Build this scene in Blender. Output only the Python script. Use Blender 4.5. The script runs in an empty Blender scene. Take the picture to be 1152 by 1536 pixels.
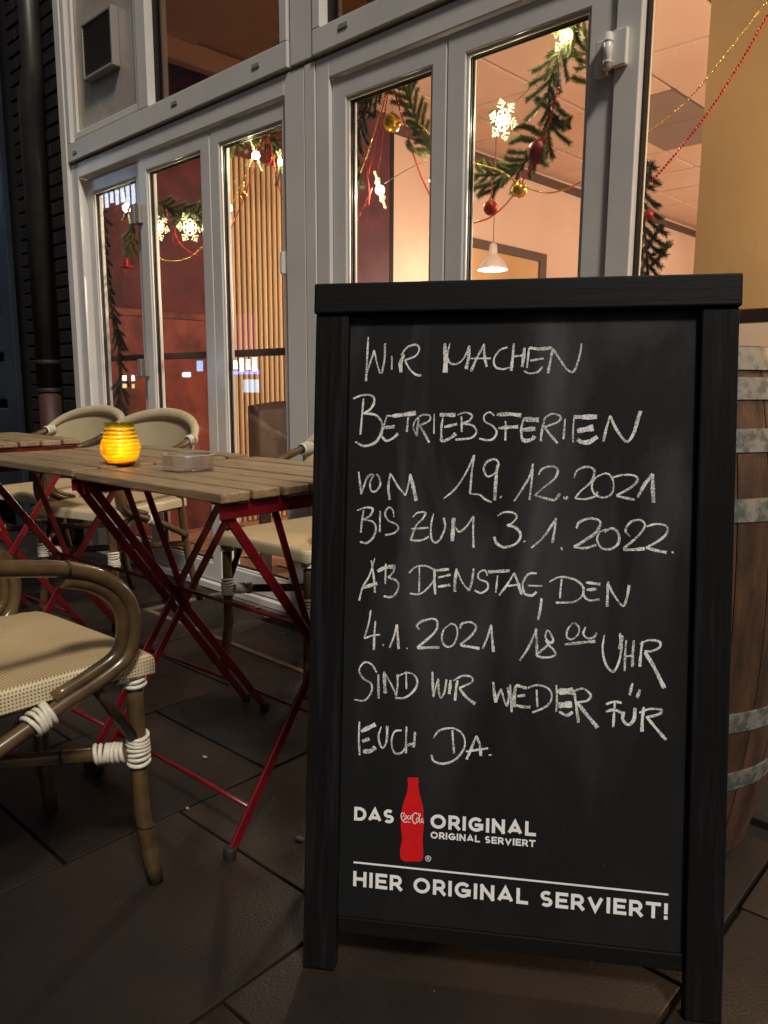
import bpy, bmesh, math, random
from mathutils import Vector, Matrix, noise
random.seed(7)
R = math.radians
S = bpy.context.scene
COL = S.collection
# ------------------------------------------------------------------ camera, world, sun, exposure
EYE = Vector((0, 0, .912)); FPX = 1156.0
_p, _r, _y = R(9.37), R(.27), R(46.18)
fh = Vector((-math.cos(_y), math.sin(_y), 0)); rh = Vector((fh.y, -fh.x, 0)); UP = Vector((0, 0, 1))
CF = fh * math.cos(_p) - UP * math.sin(_p); CU = UP * math.cos(_p) + fh * math.sin(_p)
RV = rh * math.cos(_r) + CU * math.sin(_r); UV = CU * math.cos(_r) - rh * math.sin(_r)
cam = bpy.data.cameras.new('camera'); co = bpy.data.objects.new('camera', cam); COL.objects.link(co)
co.matrix_world = Matrix(((RV.x, UV.x, -CF.x, EYE.x), (RV.y, UV.y, -CF.y, EYE.y), (RV.z, UV.z, -CF.z, EYE.z), (0, 0, 0, 1)))
cam.sensor_fit = 'VERTICAL'; cam.sensor_height = 24; cam.sensor_width = 18
cam.lens = FPX / 1536 * 24; cam.clip_start = .02; cam.clip_end = 400
S.camera = co
SUN_EL, SUN_AZ = 50.0, (0.90, -0.43)          # light comes from this side
W = bpy.data.worlds.new('World'); S.world = W; W.use_nodes = True
wn = W.node_tree.nodes; wl = W.node_tree.links; wn.clear()
sky = wn.new('ShaderNodeTexSky'); sky.sky_type = 'NISHITA'; sky.sun_disc = False
sky.dust_density = 4.5; sky.ozone_density = .2; sky.air_density = .6
sky.sun_elevation = R(SUN_EL); sky.sun_rotation = math.atan2(SUN_AZ[0], SUN_AZ[1])
bg = wn.new('ShaderNodeBackground'); bg.inputs['Strength'].default_value = .023
wo = wn.new('ShaderNodeOutputWorld')
wl.new(sky.outputs[0], bg.inputs['Color']); wl.new(bg.outputs[0], wo.inputs['Surface'])
sl = bpy.data.lights.new('sun', 'SUN'); sl.energy = 2.3; sl.angle = R(8); sl.color = (1, .92, .81)
so = bpy.data.objects.new('sun', sl); COL.objects.link(so)
_d = Vector((SUN_AZ[0], SUN_AZ[1], 0)).normalized() * math.cos(R(SUN_EL)) + UP * math.sin(R(SUN_EL))
so.rotation_euler = _d.to_track_quat('Z', 'Y').to_euler()
S.view_settings.view_transform = 'Standard'; S.view_settings.look = 'None'
S.view_settings.exposure = 0; S.view_settings.gamma = 1; S.view_settings.use_curve_mapping = False
S.render.engine = 'CYCLES'
S.cycles.max_bounces = 7; S.cycles.diffuse_bounces = 4; S.cycles.glossy_bounces = 4
S.cycles.transparent_max_bounces = 16; S.cycles.transmission_bounces = 8
S.cycles.sample_clamp_indirect = 4.0; S.cycles.caustics_refractive = False; S.cycles.caustics_reflective = False

# ------------------------------------------------------------------ helpers
def ray(px, py):
    return RV * ((px - 576) / FPX) - UV * ((py - 768) / FPX) + CF
def at_y(px, py, y):
    d = ray(px, py); return EYE + d * ((y - EYE.y) / d.y)
def at_z(px, py, z):
    d = ray(px, py); return EYE + d * ((z - EYE.z) / d.z)
def at_x(px, py, x):
    d = ray(px, py); return EYE + d * ((x - EYE.x) / d.x)

def empty(name, label=None, cat=None, loc=(0, 0, 0), rz=0, group=None, kind=None):
    o = bpy.data.objects.new(name, None); COL.objects.link(o); o.location = loc; o.rotation_euler[2] = rz
    o.empty_display_size = .05
    return tag(o, label, cat, group, kind)
def tag(o, label=None, cat=None, group=None, kind=None):
    if label: o['label'] = label
    if cat: o['category'] = cat
    if group: o['group'] = group
    if kind: o['kind'] = kind
    return o
def tree(o, parent=None):
    c = o.copy(); COL.objects.link(c)
    if parent: c.parent = parent
    for ch in o.children: tree(ch, c)
    return c

class MB:
    def __init__(s): s.v = []; s.f = []; s.smooth = []
    def add(s, vs, fs, sm=False):
        b = len(s.v); s.v += [tuple(v) for v in vs]
        for f in fs: s.f.append(tuple(i + b for i in f)); s.smooth.append(sm)
        return s
    def box(s, x0, x1, y0, y1, z0, z1):
        return s.add([(x0, y0, z0), (x1, y0, z0), (x1, y1, z0), (x0, y1, z0), (x0, y0, z1), (x1, y0, z1), (x1, y1, z1), (x0, y1, z1)],
                     [(0, 3, 2, 1), (4, 5, 6, 7), (0, 1, 5, 4), (1, 2, 6, 5), (2, 3, 7, 6), (3, 0, 4, 7)])
    def bar(s, a, b, w, t, up=(0, 0, 1)):           # flat bar from a to b; w across, t along 'up' side
        a = Vector(a); b = Vector(b); d = (b - a).normalized(); x = d.cross(Vector(up)).normalized(); y = x.cross(d).normalized()
        vs = []
        for p in (a, b):
            for i, j in ((-1, -1), (1, -1), (1, 1), (-1, 1)): vs.append(p + x * (i * w / 2) + y * (j * t / 2))
        return s.add(vs, [(0, 3, 2, 1), (4, 5, 6, 7), (0, 1, 5, 4), (1, 2, 6, 5), (2, 3, 7, 6), (3, 0, 4, 7)])
    def tube(s, pts, r, n=10, caps=True, closed=False):
        pts = [Vector(p) for p in pts]; N = len(pts); rr = r if isinstance(r, (list, tuple)) else [r] * N
        t0 = (pts[1] - pts[0]).normalized(); nrm = t0.orthogonal().normalized(); vs = []; 
        for i, p in enumerate(pts):
            if closed: t = (pts[(i + 1) % N] - pts[i - 1]).normalized()
            else: t = (pts[min(i + 1, N - 1)] - pts[max(i - 1, 0)]).normalized()
            nrm = (nrm - t * nrm.dot(t)).normalized(); bn = t.cross(nrm)
            for k in range(n):
                a = 2 * math.pi * k / n; vs.append(p + (nrm * math.cos(a) + bn * math.sin(a)) * rr[i])
        fs = []
        for i in range(N if closed else N - 1):
            j = (i + 1) % N
            for k in range(n): fs.append((i * n + k, i * n + (k + 1) % n, j * n + (k + 1) % n, j * n + k))
        s.add(vs, fs, True)
        if caps and not closed:
            b = len(s.v) - len(vs)
            s.f.append(tuple(b + k for k in reversed(range(n)))); s.smooth.append(False)
            s.f.append(tuple(b + (N - 1) * n + k for k in range(n))); s.smooth.append(False)
        return s
    def lathe(s, prof, c=(0, 0, 0), n=24, sm=True, wob=None):
        vs = []
        for r_, z in prof:
            for k in range(n):
                a = 2 * math.pi * k / n; q = r_ * (wob(a, z) if wob else 1); vs.append((c[0] + q * math.cos(a), c[1] + q * math.sin(a), c[2] + z))
        fs = [(i * n + k, i * n + (k + 1) % n, (i + 1) * n + (k + 1) % n, (i + 1) * n + k) for i in range(len(prof) - 1) for k in range(n)]
        return s.add(vs, fs, sm)
    def ball(s, c, r, n=10, m=6):
        prof = [(r * math.sin(math.pi * i / m) + 1e-5, -r * math.cos(math.pi * i / m)) for i in range(m + 1)]
        return s.lathe(prof, c, n)
    def grid(s, fn, nu, nv, sm=True):
        vs = [fn(i / nu, j / nv) for j in range(nv + 1) for i in range(nu + 1)]
        fs = [(j * (nu + 1) + i, j * (nu + 1) + i + 1, (j + 1) * (nu + 1) + i + 1, (j + 1) * (nu + 1) + i) for j in range(nv) for i in range(nu)]
        return s.add(vs, fs, sm)
    def ring(s, x0, x1, z0, z1, w, y0, y1, wt=None, wb=None):    # rectangular frame in an x-z plane
        wt = w if wt is None else wt; wb = w if wb is None else wb
        O = [(x0, z0), (x1, z0), (x1, z1), (x0, z1)]; I = [(x0 + w, z0 + wb), (x1 - w, z0 + wb), (x1 - w, z1 - wt), (x0 + w, z1 - wt)]
        vs = [(x, y, z) for y in (y0, y1) for (x, z) in O + I]; fs = []
        for k in range(4):
            j = (k + 1) % 4
            fs += [(k, j, 4 + j, 4 + k), (8 + j, 8 + k, 12 + k, 12 + j), (j, k, 8 + k, 8 + j), (4 + k, 4 + j, 12 + j, 12 + k)]
        return s.add(vs, fs)
    def build(s, name, m, parent=None, bevel=0, seg=2, solid=0):
        me = bpy.data.meshes.new(name); me.from_pydata(s.v, [], s.f); me.validate(); me.materials.append(m)
        if len(me.polygons) == len(s.smooth):
            me.polygons.foreach_set('use_smooth', s.smooth)
        me.update()
        o = bpy.data.objects.new(name, me); COL.objects.link(o)
        if parent: o.parent = parent
        if solid:
            q = o.modifiers.new('s', 'SOLIDIFY'); q.thickness = solid; q.offset = 0
        if bevel:
            q = o.modifiers.new('b', 'BEVEL'); q.width = bevel; q.segments = seg; q.limit_method = 'ANGLE'; q.angle_limit = R(40)
        return o

def catmull(pts, k=6):
    pts = [Vector(p) for p in pts]
    if len(pts) < 3: return pts
    P = [pts[0] * 2 - pts[1]] + pts + [pts[-1] * 2 - pts[-2]]; out = []
    for i in range(1, len(P) - 2):
        a, b, c, d = P[i - 1:i + 3]
        for j in range(k):
            t = j / k
            out.append(.5 * ((2 * b) + (c - a) * t + (2 * a - 5 * b + 4 * c - d) * t * t + (3 * b - a - 3 * c + d) * t ** 3))
    return out + [pts[-1]]

# ------------------------------------------------------------------ materials
def mat(name, col, rough=.5, metal=0, col2=None, nscale=8, ndet=4, bump=0, bscale=60, spec=.5, stretch=(1, 1, 1), contrast=(.35, .65),
        rvar=0, orand=0, coat=0, emit=None, estr=0, trans=0, ior=1.45, rnoise=0, coords='Object'):
    m = bpy.data.materials.new(name); m.use_nodes = True; nt = m.node_tree; n = nt.nodes; l = nt.links
    b = n['Principled BSDF']; b.inputs['Roughness'].default_value = rough; b.inputs['Metallic'].default_value = metal
    b.inputs['Specular IOR Level'].default_value = spec; b.inputs['IOR'].default_value = ior
    b.inputs['Base Color'].default_value = (*col, 1); b.inputs['Coat Weight'].default_value = coat; b.inputs['Coat Roughness'].default_value = .15
    b.inputs['Transmission Weight'].default_value = trans
    if emit: b.inputs['Emission Color'].default_value = (*emit, 1); b.inputs['Emission Strength'].default_value = estr
    tc = n.new('ShaderNodeTexCoord'); mp = n.new('ShaderNodeMapping'); mp.inputs['Scale'].default_value = stretch
    l.new(tc.outputs[coords], mp.inputs[0]); src = mp.outputs[0]
    oi = n.new('ShaderNodeObjectInfo')
    if orand or col2:
        ad = n.new('ShaderNodeVectorMath'); ad.operation = 'ADD'; sc = n.new('ShaderNodeVectorMath'); sc.operation = 'SCALE'
        cb = n.new('ShaderNodeCombineXYZ'); l.new(oi.outputs['Random'], cb.inputs[0]); l.new(oi.outputs['Random'], cb.inputs[1])
        l.new(cb.outputs[0], sc.inputs[0]); sc.inputs['Scale'].default_value = 37.
        l.new(src, ad.inputs[0]); l.new(sc.outputs[0], ad.inputs[1]); src = ad.outputs[0]
    if col2:
        nz = n.new('ShaderNodeTexNoise'); nz.inputs['Scale'].default_value = nscale; nz.inputs['Detail'].default_value = ndet; nz.inputs['Roughness'].default_value = .6
        l.new(src, nz.inputs['Vector']); cr = n.new('ShaderNodeMapRange'); cr.inputs[1].default_value, cr.inputs[2].default_value = contrast
        l.new(nz.outputs[0], cr.inputs[0]); mx = n.new('ShaderNodeMix'); mx.data_type = 'RGBA'
        mx.inputs[6].default_value = (*col, 1); mx.inputs[7].default_value = (*col2, 1); l.new(cr.outputs[0], mx.inputs[0])
        out = mx.outputs[2]
        if rnoise:
            rr = n.new('ShaderNodeMapRange'); rr.inputs[3].default_value = rough - rnoise; rr.inputs[4].default_value = rough + rnoise
            l.new(cr.outputs[0], rr.inputs[0]); l.new(rr.outputs[0], b.inputs['Roughness'])
    else: out = None
    if orand:
        hs = n.new('ShaderNodeHueSaturation'); mr = n.new('ShaderNodeMapRange'); mr.inputs[3].default_value = 1 - orand; mr.inputs[4].default_value = 1 + orand
        l.new(oi.outputs['Random'], mr.inputs[0]); l.new(mr.outputs[0], hs.inputs['Value'])
        if out: l.new(out, hs.inputs['Color'])
        else: hs.inputs['Color'].default_value = (*col, 1)
        out = hs.outputs[0]
    if out: l.new(out, b.inputs['Base Color'])
    if bump:
        n2 = n.new('ShaderNodeTexNoise'); n2.inputs['Scale'].default_value = bscale; n2.inputs['Detail'].default_value = 5
        l.new(src, n2.inputs['Vector']); bp = n.new('ShaderNodeBump'); bp.inputs['Strength'].default_value = bump; bp.inputs['Distance'].default_value = .003
        l.new(n2.outputs[0], bp.inputs['Height']); l.new(bp.outputs[0], b.inputs['Normal'])
    return m

def glass_pane(name, tint=(.97, .98, .97), haze=0.0):
    m = bpy.data.materials.new(name); m.use_nodes = True; nt = m.node_tree; n = nt.nodes; l = nt.links; n.clear()
    o = n.new('ShaderNodeOutputMaterial'); mx = n.new('ShaderNodeMixShader'); tr = n.new('ShaderNodeBsdfTransparent'); gl = n.new('ShaderNodeBsdfGlossy')
    gl.inputs['Roughness'].default_value = .012
    ge = n.new('ShaderNodeNewGeometry'); dt = n.new('ShaderNodeVectorMath'); dt.operation = 'DOT_PRODUCT'; l.new(ge.outputs['Incoming'], dt.inputs[0]); l.new(ge.outputs['Normal'], dt.inputs[1])
    ab = n.new('ShaderNodeMath'); ab.operation = 'ABSOLUTE'; l.new(dt.outputs['Value'], ab.inputs[0])
    om = n.new('ShaderNodeMath'); om.operation = 'SUBTRACT'; om.inputs[0].default_value = 1; l.new(ab.outputs[0], om.inputs[1])
    pw = n.new('ShaderNodeMath'); pw.operation = 'POWER'; pw.inputs[1].default_value = 5; l.new(om.outputs[0], pw.inputs[0])
    fr = n.new('ShaderNodeMath'); fr.operation = 'MULTIPLY_ADD'; fr.inputs[1].default_value = .95; fr.inputs[2].default_value = .045; l.new(pw.outputs[0], fr.inputs[0])
    tr.inputs[0].default_value = (*tint, 1); gl.inputs[0].default_value = (1, 1, 1, 1)
    l.new(fr.outputs[0], mx.inputs[0]); l.new(tr.outputs[0], mx.inputs[1]); l.new(gl.outputs[0], mx.inputs[2])
    if haze:
        df = n.new('ShaderNodeBsdfDiffuse'); m2 = n.new('ShaderNodeMixShader'); nz = n.new('ShaderNodeTexNoise'); nz.inputs['Scale'].default_value = 3
        mu = n.new('ShaderNodeMath'); mu.operation = 'MULTIPLY'; mu.inputs[1].default_value = haze; l.new(nz.outputs[0], mu.inputs[0])
        df.inputs[0].default_value = (.7, .7, .7, 1); l.new(mu.outputs[0], m2.inputs[0]); l.new(mx.outputs[0], m2.inputs[1]); l.new(df.outputs[0], m2.inputs[2])
        l.new(m2.outputs[0], o.inputs[0])
    else: l.new(mx.outputs[0], o.inputs[0])
    return m

M = {}
M['frame'] = mat('white_upvc', (.78, .75, .71), .18, col2=(.62, .60, .57), nscale=2.5, contrast=(.3, .8), bump=.04, bscale=25, rnoise=.05)
M['frame_in'] = mat('white_upvc_bead', (.74, .71, .65), .25)
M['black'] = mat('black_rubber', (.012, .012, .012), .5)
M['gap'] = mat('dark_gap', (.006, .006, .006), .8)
M['glass'] = glass_pane('pane_glass', (.96, .97, .96), .03)
M['tint'] = glass_pane('upper_glass', (.34, .29, .23))
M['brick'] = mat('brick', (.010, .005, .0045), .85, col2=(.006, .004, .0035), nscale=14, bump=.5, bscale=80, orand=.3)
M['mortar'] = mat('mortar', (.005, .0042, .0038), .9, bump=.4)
M['paver'] = mat('paver', (.031, .0215, .0155), .5, col2=(.0085, .0066, .0055), nscale=2.6, ndet=12, contrast=(.34, .66), bump=.35, bscale=190, orand=.25, rnoise=.10)
M['paver_dark'] = mat('paver_dark', (.026, .023, .019), .6, col2=(.010, .0095, .009), nscale=12, ndet=8, bump=1.0, bscale=160)
M['ground'] = mat('ground', (.007, .006, .005), .95, col2=(.010, .008, .007), nscale=3)
M['ceil'] = mat('ceiling_tile', (.74, .55, .42), .85, col2=(.70, .50, .37), nscale=2, orand=.03)
M['ceil_grey'] = mat('grey_ceiling_panel', (.28, .22, .18), .8)
M['grid'] = mat('ceiling_grid', (.20, .12, .08), .8)
M['pink'] = mat('pink_plaster', (.76, .56, .44), .8, col2=(.70, .50, .38), nscale=1.2, bump=.1)
M['tan'] = mat('tan_plaster', (.66, .42, .21), .8, col2=(.56, .35, .16), nscale=1.5, bump=.15, bscale=90)
M['tan_low'] = mat('pale_dado', (.88, .70, .58), .75)
M['cornice'] = mat('brown_cornice', (.10, .055, .04), .6)
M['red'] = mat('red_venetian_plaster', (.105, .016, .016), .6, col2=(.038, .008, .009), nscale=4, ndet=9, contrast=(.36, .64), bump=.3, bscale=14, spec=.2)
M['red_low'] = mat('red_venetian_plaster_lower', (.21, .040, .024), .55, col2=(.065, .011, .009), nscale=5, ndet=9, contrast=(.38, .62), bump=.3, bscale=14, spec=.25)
M['maroon'] = mat('maroon_plaster', (.055, .010, .016), .6, col2=(.10, .022, .030), nscale=5, ndet=8)
M['slat'] = mat('beige_slat', (.62, .44, .25), .5, col2=(.52, .36, .2), nscale=8, stretch=(1, 1, .1), orand=.06)
M['slatback'] = mat('slat_backing', (.20, .12, .06), .8)
M['woodfloor'] = mat('interior_floor_board', (.36, .17, .09), .35, col2=(.24, .11, .06), nscale=5, stretch=(1, 12, 1), orand=.15)
M['rail'] = mat('dark_rail', (.040, .016, .012), .4)
M['leather'] = mat('brown_leather', (.055, .022, .014), .32, col2=(.035, .014, .01), nscale=14, bump=.3)
M['teak'] = mat('weathered_wood', (.38, .27, .15), .45, col2=(.15, .10, .055), nscale=9, ndet=8, stretch=(1.2, 16, 16), contrast=(.3, .7), bump=.35, bscale=24, orand=.14, rnoise=.1)
M['redsteel'] = mat('red_painted_steel', (.17, .006, .011), .28, col2=(.11, .005, .008), nscale=20, coat=.3)
M['blackplastic'] = mat('black_plastic', (.02, .02, .02), .5)
M['rattan'] = mat('bamboo_brown_tube', (.125, .076, .033), .26, col2=(.040, .024, .011), nscale=13, ndet=6, stretch=(1, 1, 1.0), contrast=(.35, .68), coat=.2, bump=.08, bscale=30)
M['rattan_node'] = mat('dark_bamboo_node', (.02, .012, .006), .5)
M['bind'] = mat('white_binding', (.72, .68, .58), .35, col2=(.62, .57, .46), nscale=30)
M['boardwood'] = mat('black_stained_wood', (.0075, .0075, .008), .45, col2=(.019, .019, .021), nscale=5, ndet=8, stretch=(14, 14, .8), contrast=(.5, .75), bump=.6, bscale=10, spec=.13)
M['white_print'] = mat('white_print', (.93, .93, .93), .5, col2=(.86, .86, .87), nscale=30)
M['red_print'] = mat('red_print', (.70, .010, .012), .45, col2=(.62, .01, .012), nscale=60)
M['hoop'] = mat('galvanised_hoop', (.40, .41, .37), .4, metal=.6, col2=(.15, .16, .145), nscale=48, ndet=4, contrast=(.42, .58), rnoise=.1)
M['oak'] = mat('oak_stave', (.135, .066, .034), .55, col2=(.040, .021, .013), nscale=3.5, ndet=9, stretch=(7, 7, 1.6), contrast=(.32, .66), bump=.8, bscale=12, orand=.22)
M['oak_head'] = mat('oak_head', (.16, .08, .04), .7)
M['dsteel'] = mat('dark_steel', (.06, .075, .10), .3, metal=.6, col2=(.04, .05, .07), nscale=3)
M['pipe'] = mat('grey_downpipe', (.030, .028, .025), .45, col2=(.018, .017, .016), nscale=6)
M['pipe_low'] = mat('rusty_downpipe', (.055, .018, .014), .6, col2=(.03, .012, .01), nscale=12)
M['ventpanel'] = mat('aluminium_panel', (.66, .58, .49), .35, metal=.3, col2=(.48, .40, .32), nscale=4, ndet=6, rnoise=.1)
M['vent'] = mat('vent_plastic', (.30, .28, .25), .45)
M['ventdark'] = mat('vent_louvre', (.16, .15, .13), .5)
M['matframe'] = mat('mat_frame', (.20, .16, .12), .45, metal=.3, col2=(.16, .12, .09), nscale=12)
M['matmesh'] = mat('mat_mesh', (.045, .038, .028), .6, metal=.3)
M['needle'] = mat('spruce_needle', (.10, .135, .032), .5, col2=(.13, .15, .04), nscale=40)
M['needle_dry'] = mat('spruce_needle_dull', (.050, .055, .022), .6, col2=(.035, .040, .016), nscale=40)
M['twig'] = mat('spruce_twig', (.10, .055, .025), .8)
M['gold'] = mat('gold_bauble', (.75, .46, .07), .26, metal=.9, bump=.05, bscale=90)
M['goldbead'] = mat('gold_beads', (.85, .58, .15), .18, metal=1)
M['redbead'] = mat('red_beads', (.55, .02, .02), .2, metal=.6)
M['redbauble'] = mat('red_bauble', (.34, .012, .015), .35, metal=.35)
M['winebauble'] = mat('wine_bauble', (.16, .008, .014), .38, metal=.3)
M['ribbon'] = mat('red_ribbon', (.60, .02, .03), .35)
M['wire'] = mat('clear_wire', (.30, .22, .15), .4)
M['shade'] = mat('pendant_shade_metal', (.85, .82, .78), .3, metal=.35)
M['bulb'] = mat('bulb', (1, 1, 1), .5, emit=(1, .86, .66), estr=14)
M['flake'] = mat('lit_acrylic_flake', (.85, .78, .5), .15, emit=(1, .88, .45), estr=.40)
M['led'] = mat('warm_led', (1, 1, 1), .5, emit=(1, .93, .70), estr=26)
M['flame'] = mat('candle_flame', (1, .8, .4), .5, emit=(1, .62, .18), estr=30)
M['wax'] = mat('candle_wax', (.8, .7, .5), .5)
M['ashglass'] = mat('cut_glass', (1, 1, 1), .02, trans=1, ior=1.42)
_n = M['ashglass'].node_tree; _b = _n.nodes['Principled BSDF']; _o = [q for q in _n.nodes if q.type == 'OUTPUT_MATERIAL'][0]
_g = _n.nodes.new('ShaderNodeBsdfGlossy'); _g.inputs['Roughness'].default_value = .22; _t = _n.nodes.new('ShaderNodeBsdfTransparent'); _m1 = _n.nodes.new('ShaderNodeMixShader'); _m2 = _n.nodes.new('ShaderNodeMixShader')
_m1.inputs[0].default_value = .45; _m2.inputs[0].default_value = .16
_n.links.new(_b.outputs[0], _m1.inputs[1]); _n.links.new(_t.outputs[0], _m1.inputs[2]); _n.links.new(_m1.outputs[0], _m2.inputs[1]); _n.links.new(_g.outputs[0], _m2.inputs[2]); _n.links.new(_m2.outputs[0], _o.inputs[0])
M['leaf'] = mat('dry_leaf', (.22, .12, .05), .7, col2=(.12, .06, .03), nscale=30)
M['chip'] = mat('pale_chip', (.26, .24, .20), .7)

def weave(name, c1, c2, sc, edge=False):
    m = mat(name, c1, .6); nt = m.node_tree; n = nt.nodes; l = nt.links; b = n['Principled BSDF']
    tc = n.new('ShaderNodeTexCoord'); sp = n.new('ShaderNodeSeparateXYZ'); l.new(tc.outputs['Object'], sp.inputs[0])
    def s(o, extra=None):
        a = n.new('ShaderNodeMath'); a.operation = 'MULTIPLY'; a.inputs[1].default_value = sc
        l.new(o, a.inputs[0]); q = n.new('ShaderNodeMath'); q.operation = 'SINE'; l.new(a.outputs[0], q.inputs[0]); return q.outputs[0]
    zz = n.new('ShaderNodeMath'); zz.operation = 'ADD'
    xx = n.new('ShaderNodeMath'); xx.operation = 'ADD'; l.new(sp.outputs[0], xx.inputs[0])
    if edge: l.new(sp.outputs[2], zz.inputs[0]); zz.inputs[1].default_value = .0009; l.new(sp.outputs[1], xx.inputs[1])
    else: l.new(sp.outputs[1], zz.inputs[0]); l.new(sp.outputs[2], zz.inputs[1]); xx.inputs[1].default_value = 0
    mu = n.new('ShaderNodeMath'); mu.operation = 'MINIMUM'; l.new(s(xx.outputs[0]), mu.inputs[0]); l.new(s(zz.outputs[0]), mu.inputs[1])
    mr = n.new('ShaderNodeMapRange'); mr.inputs[1].default_value = -.1; mr.inputs[2].default_value = .55; l.new(mu.outputs[0], mr.inputs[0])
    mx = n.new('ShaderNodeMix'); mx.data_type = 'RGBA'; mx.inputs[6].default_value = (*c1, 1); mx.inputs[7].default_value = (*c2, 1); l.new(mr.outputs[0], mx.inputs[0])
    nz = n.new('ShaderNodeTexNoise'); nz.inputs['Scale'].default_value = 9; l.new(tc.outputs['Object'], nz.inputs[0])
    hs = n.new('ShaderNodeHueSaturation'); mm = n.new('ShaderNodeMapRange'); mm.inputs[3].default_value = .75; mm.inputs[4].default_value = 1.2
    l.new(nz.outputs[0], mm.inputs[0]); l.new(mm.outputs[0], hs.inputs['Value']); l.new(mx.outputs[2], hs.inputs['Color']); l.new(hs.outputs[0], b.inputs['Base Color'])
    bp = n.new('ShaderNodeBump'); bp.inputs['Strength'].default_value = .6; bp.inputs['Distance'].default_value = -.0015; l.new(mr.outputs[0], bp.inputs['Height']); l.new(bp.outputs[0], b.inputs['Normal'])
    return m
M['weave'] = weave('woven_seat', (.56, .42, .23), (.20, .12, .05), 2 * math.pi / .0056)
M['weave_edge'] = weave('woven_edge', (.66, .56, .36), (.22, .16, .07), 2 * math.pi / .0060, True)
M['weave_far'] = weave('woven_back', (.50, .42, .27), (.30, .23, .13), 2 * math.pi / .006, True)

def chalkboard():
    m = mat('chalkboard', (.020, .021, .023), .6, spec=.22, bump=.12, bscale=200); nt = m.node_tree; n = nt.nodes; l = nt.links; b = n['Principled BSDF']
    tc = n.new('ShaderNodeTexCoord'); mp = n.new('ShaderNodeMapping'); mp.inputs['Scale'].default_value = (6, 6, 1.6); mp.inputs['Rotation'].default_value = (0, .35, 0)
    l.new(tc.outputs['Object'], mp.inputs[0])
    a = n.new('ShaderNodeTexNoise'); a.inputs['Scale'].default_value = 1.3; a.inputs['Detail'].default_value = 7; a.inputs['Distortion'].default_value = .8; l.new(mp.outputs[0], a.inputs[0])
    c = n.new('ShaderNodeTexNoise'); c.inputs['Scale'].default_value = 300; l.new(tc.outputs['Object'], c.inputs[0])
    r1 = n.new('ShaderNodeMapRange'); r1.inputs[1].default_value = .46; r1.inputs[2].default_value = .82; l.new(a.outputs[0], r1.inputs[0])
    r2 = n.new('ShaderNodeMapRange'); r2.inputs[1].default_value = .68; r2.inputs[2].default_value = .8; l.new(c.outputs[0], r2.inputs[0])
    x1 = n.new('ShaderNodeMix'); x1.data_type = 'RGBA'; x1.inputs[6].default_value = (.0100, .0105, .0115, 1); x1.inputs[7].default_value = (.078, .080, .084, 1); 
    sz = n.new('ShaderNodeSeparateXYZ'); l.new(tc.outputs['Object'], sz.inputs[0]); rz = n.new('ShaderNodeMapRange'); rz.inputs[1].default_value = .25; rz.inputs[2].default_value = .75; rz.inputs[3].default_value = .12  # smudges fade toward the foot: light falloff put into the board colour
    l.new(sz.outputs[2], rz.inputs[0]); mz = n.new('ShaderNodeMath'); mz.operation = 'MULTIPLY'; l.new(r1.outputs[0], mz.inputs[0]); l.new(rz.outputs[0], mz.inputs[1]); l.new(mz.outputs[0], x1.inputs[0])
    x2 = n.new('ShaderNodeMix'); x2.data_type = 'RGBA'; x2.inputs[7].default_value = (.075, .075, .078, 1); l.new(x1.outputs[2], x2.inputs[6])
    m2 = n.new('ShaderNodeMath'); m2.operation = 'MULTIPLY'; m2.inputs[1].default_value = .5; l.new(r2.outputs[0], m2.inputs[0]); l.new(m2.outputs[0], x2.inputs[0])
    l.new(x2.outputs[2], b.inputs['Base Color']); return m
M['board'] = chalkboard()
def chalk():
    m = bpy.data.materials.new('chalk'); m.use_nodes = True; nt = m.node_tree; n = nt.nodes; l = nt.links; n.clear()
    o = n.new('ShaderNodeOutputMaterial'); d = n.new('ShaderNodeBsdfDiffuse'); d.inputs[0].default_value = (.90, .90, .88, 1); t = n.new('ShaderNodeBsdfTransparent')
    mx = n.new('ShaderNodeMixShader'); tc = n.new('ShaderNodeTexCoord'); a = n.new('ShaderNodeTexNoise'); a.inputs['Scale'].default_value = 620; a.inputs['Detail'].default_value = 3
    b = n.new('ShaderNodeTexNoise'); b.inputs['Scale'].default_value = 45; l.new(tc.outputs['Object'], a.inputs[0]); l.new(tc.outputs['Object'], b.inputs[0])
    ad = n.new('ShaderNodeMath'); ad.operation = 'MULTIPLY_ADD'; ad.inputs[1].default_value = .55; l.new(b.outputs[0], ad.inputs[0]); l.new(a.outputs[0], ad.inputs[2])
    r = n.new('ShaderNodeMapRange'); r.inputs[1].default_value = .64; r.inputs[2].default_value = .88; r.inputs[3].default_value = .26; r.inputs[4].default_value = 1
    l.new(ad.outputs[0], r.inputs[0]); l.new(r.outputs[0], mx.inputs[0]); l.new(t.outputs[0], mx.inputs[1]); l.new(d.outputs[0], mx.inputs[2]); l.new(mx.outputs[0], o.inputs[0]); return m
M['chalk'] = chalk()
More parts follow.
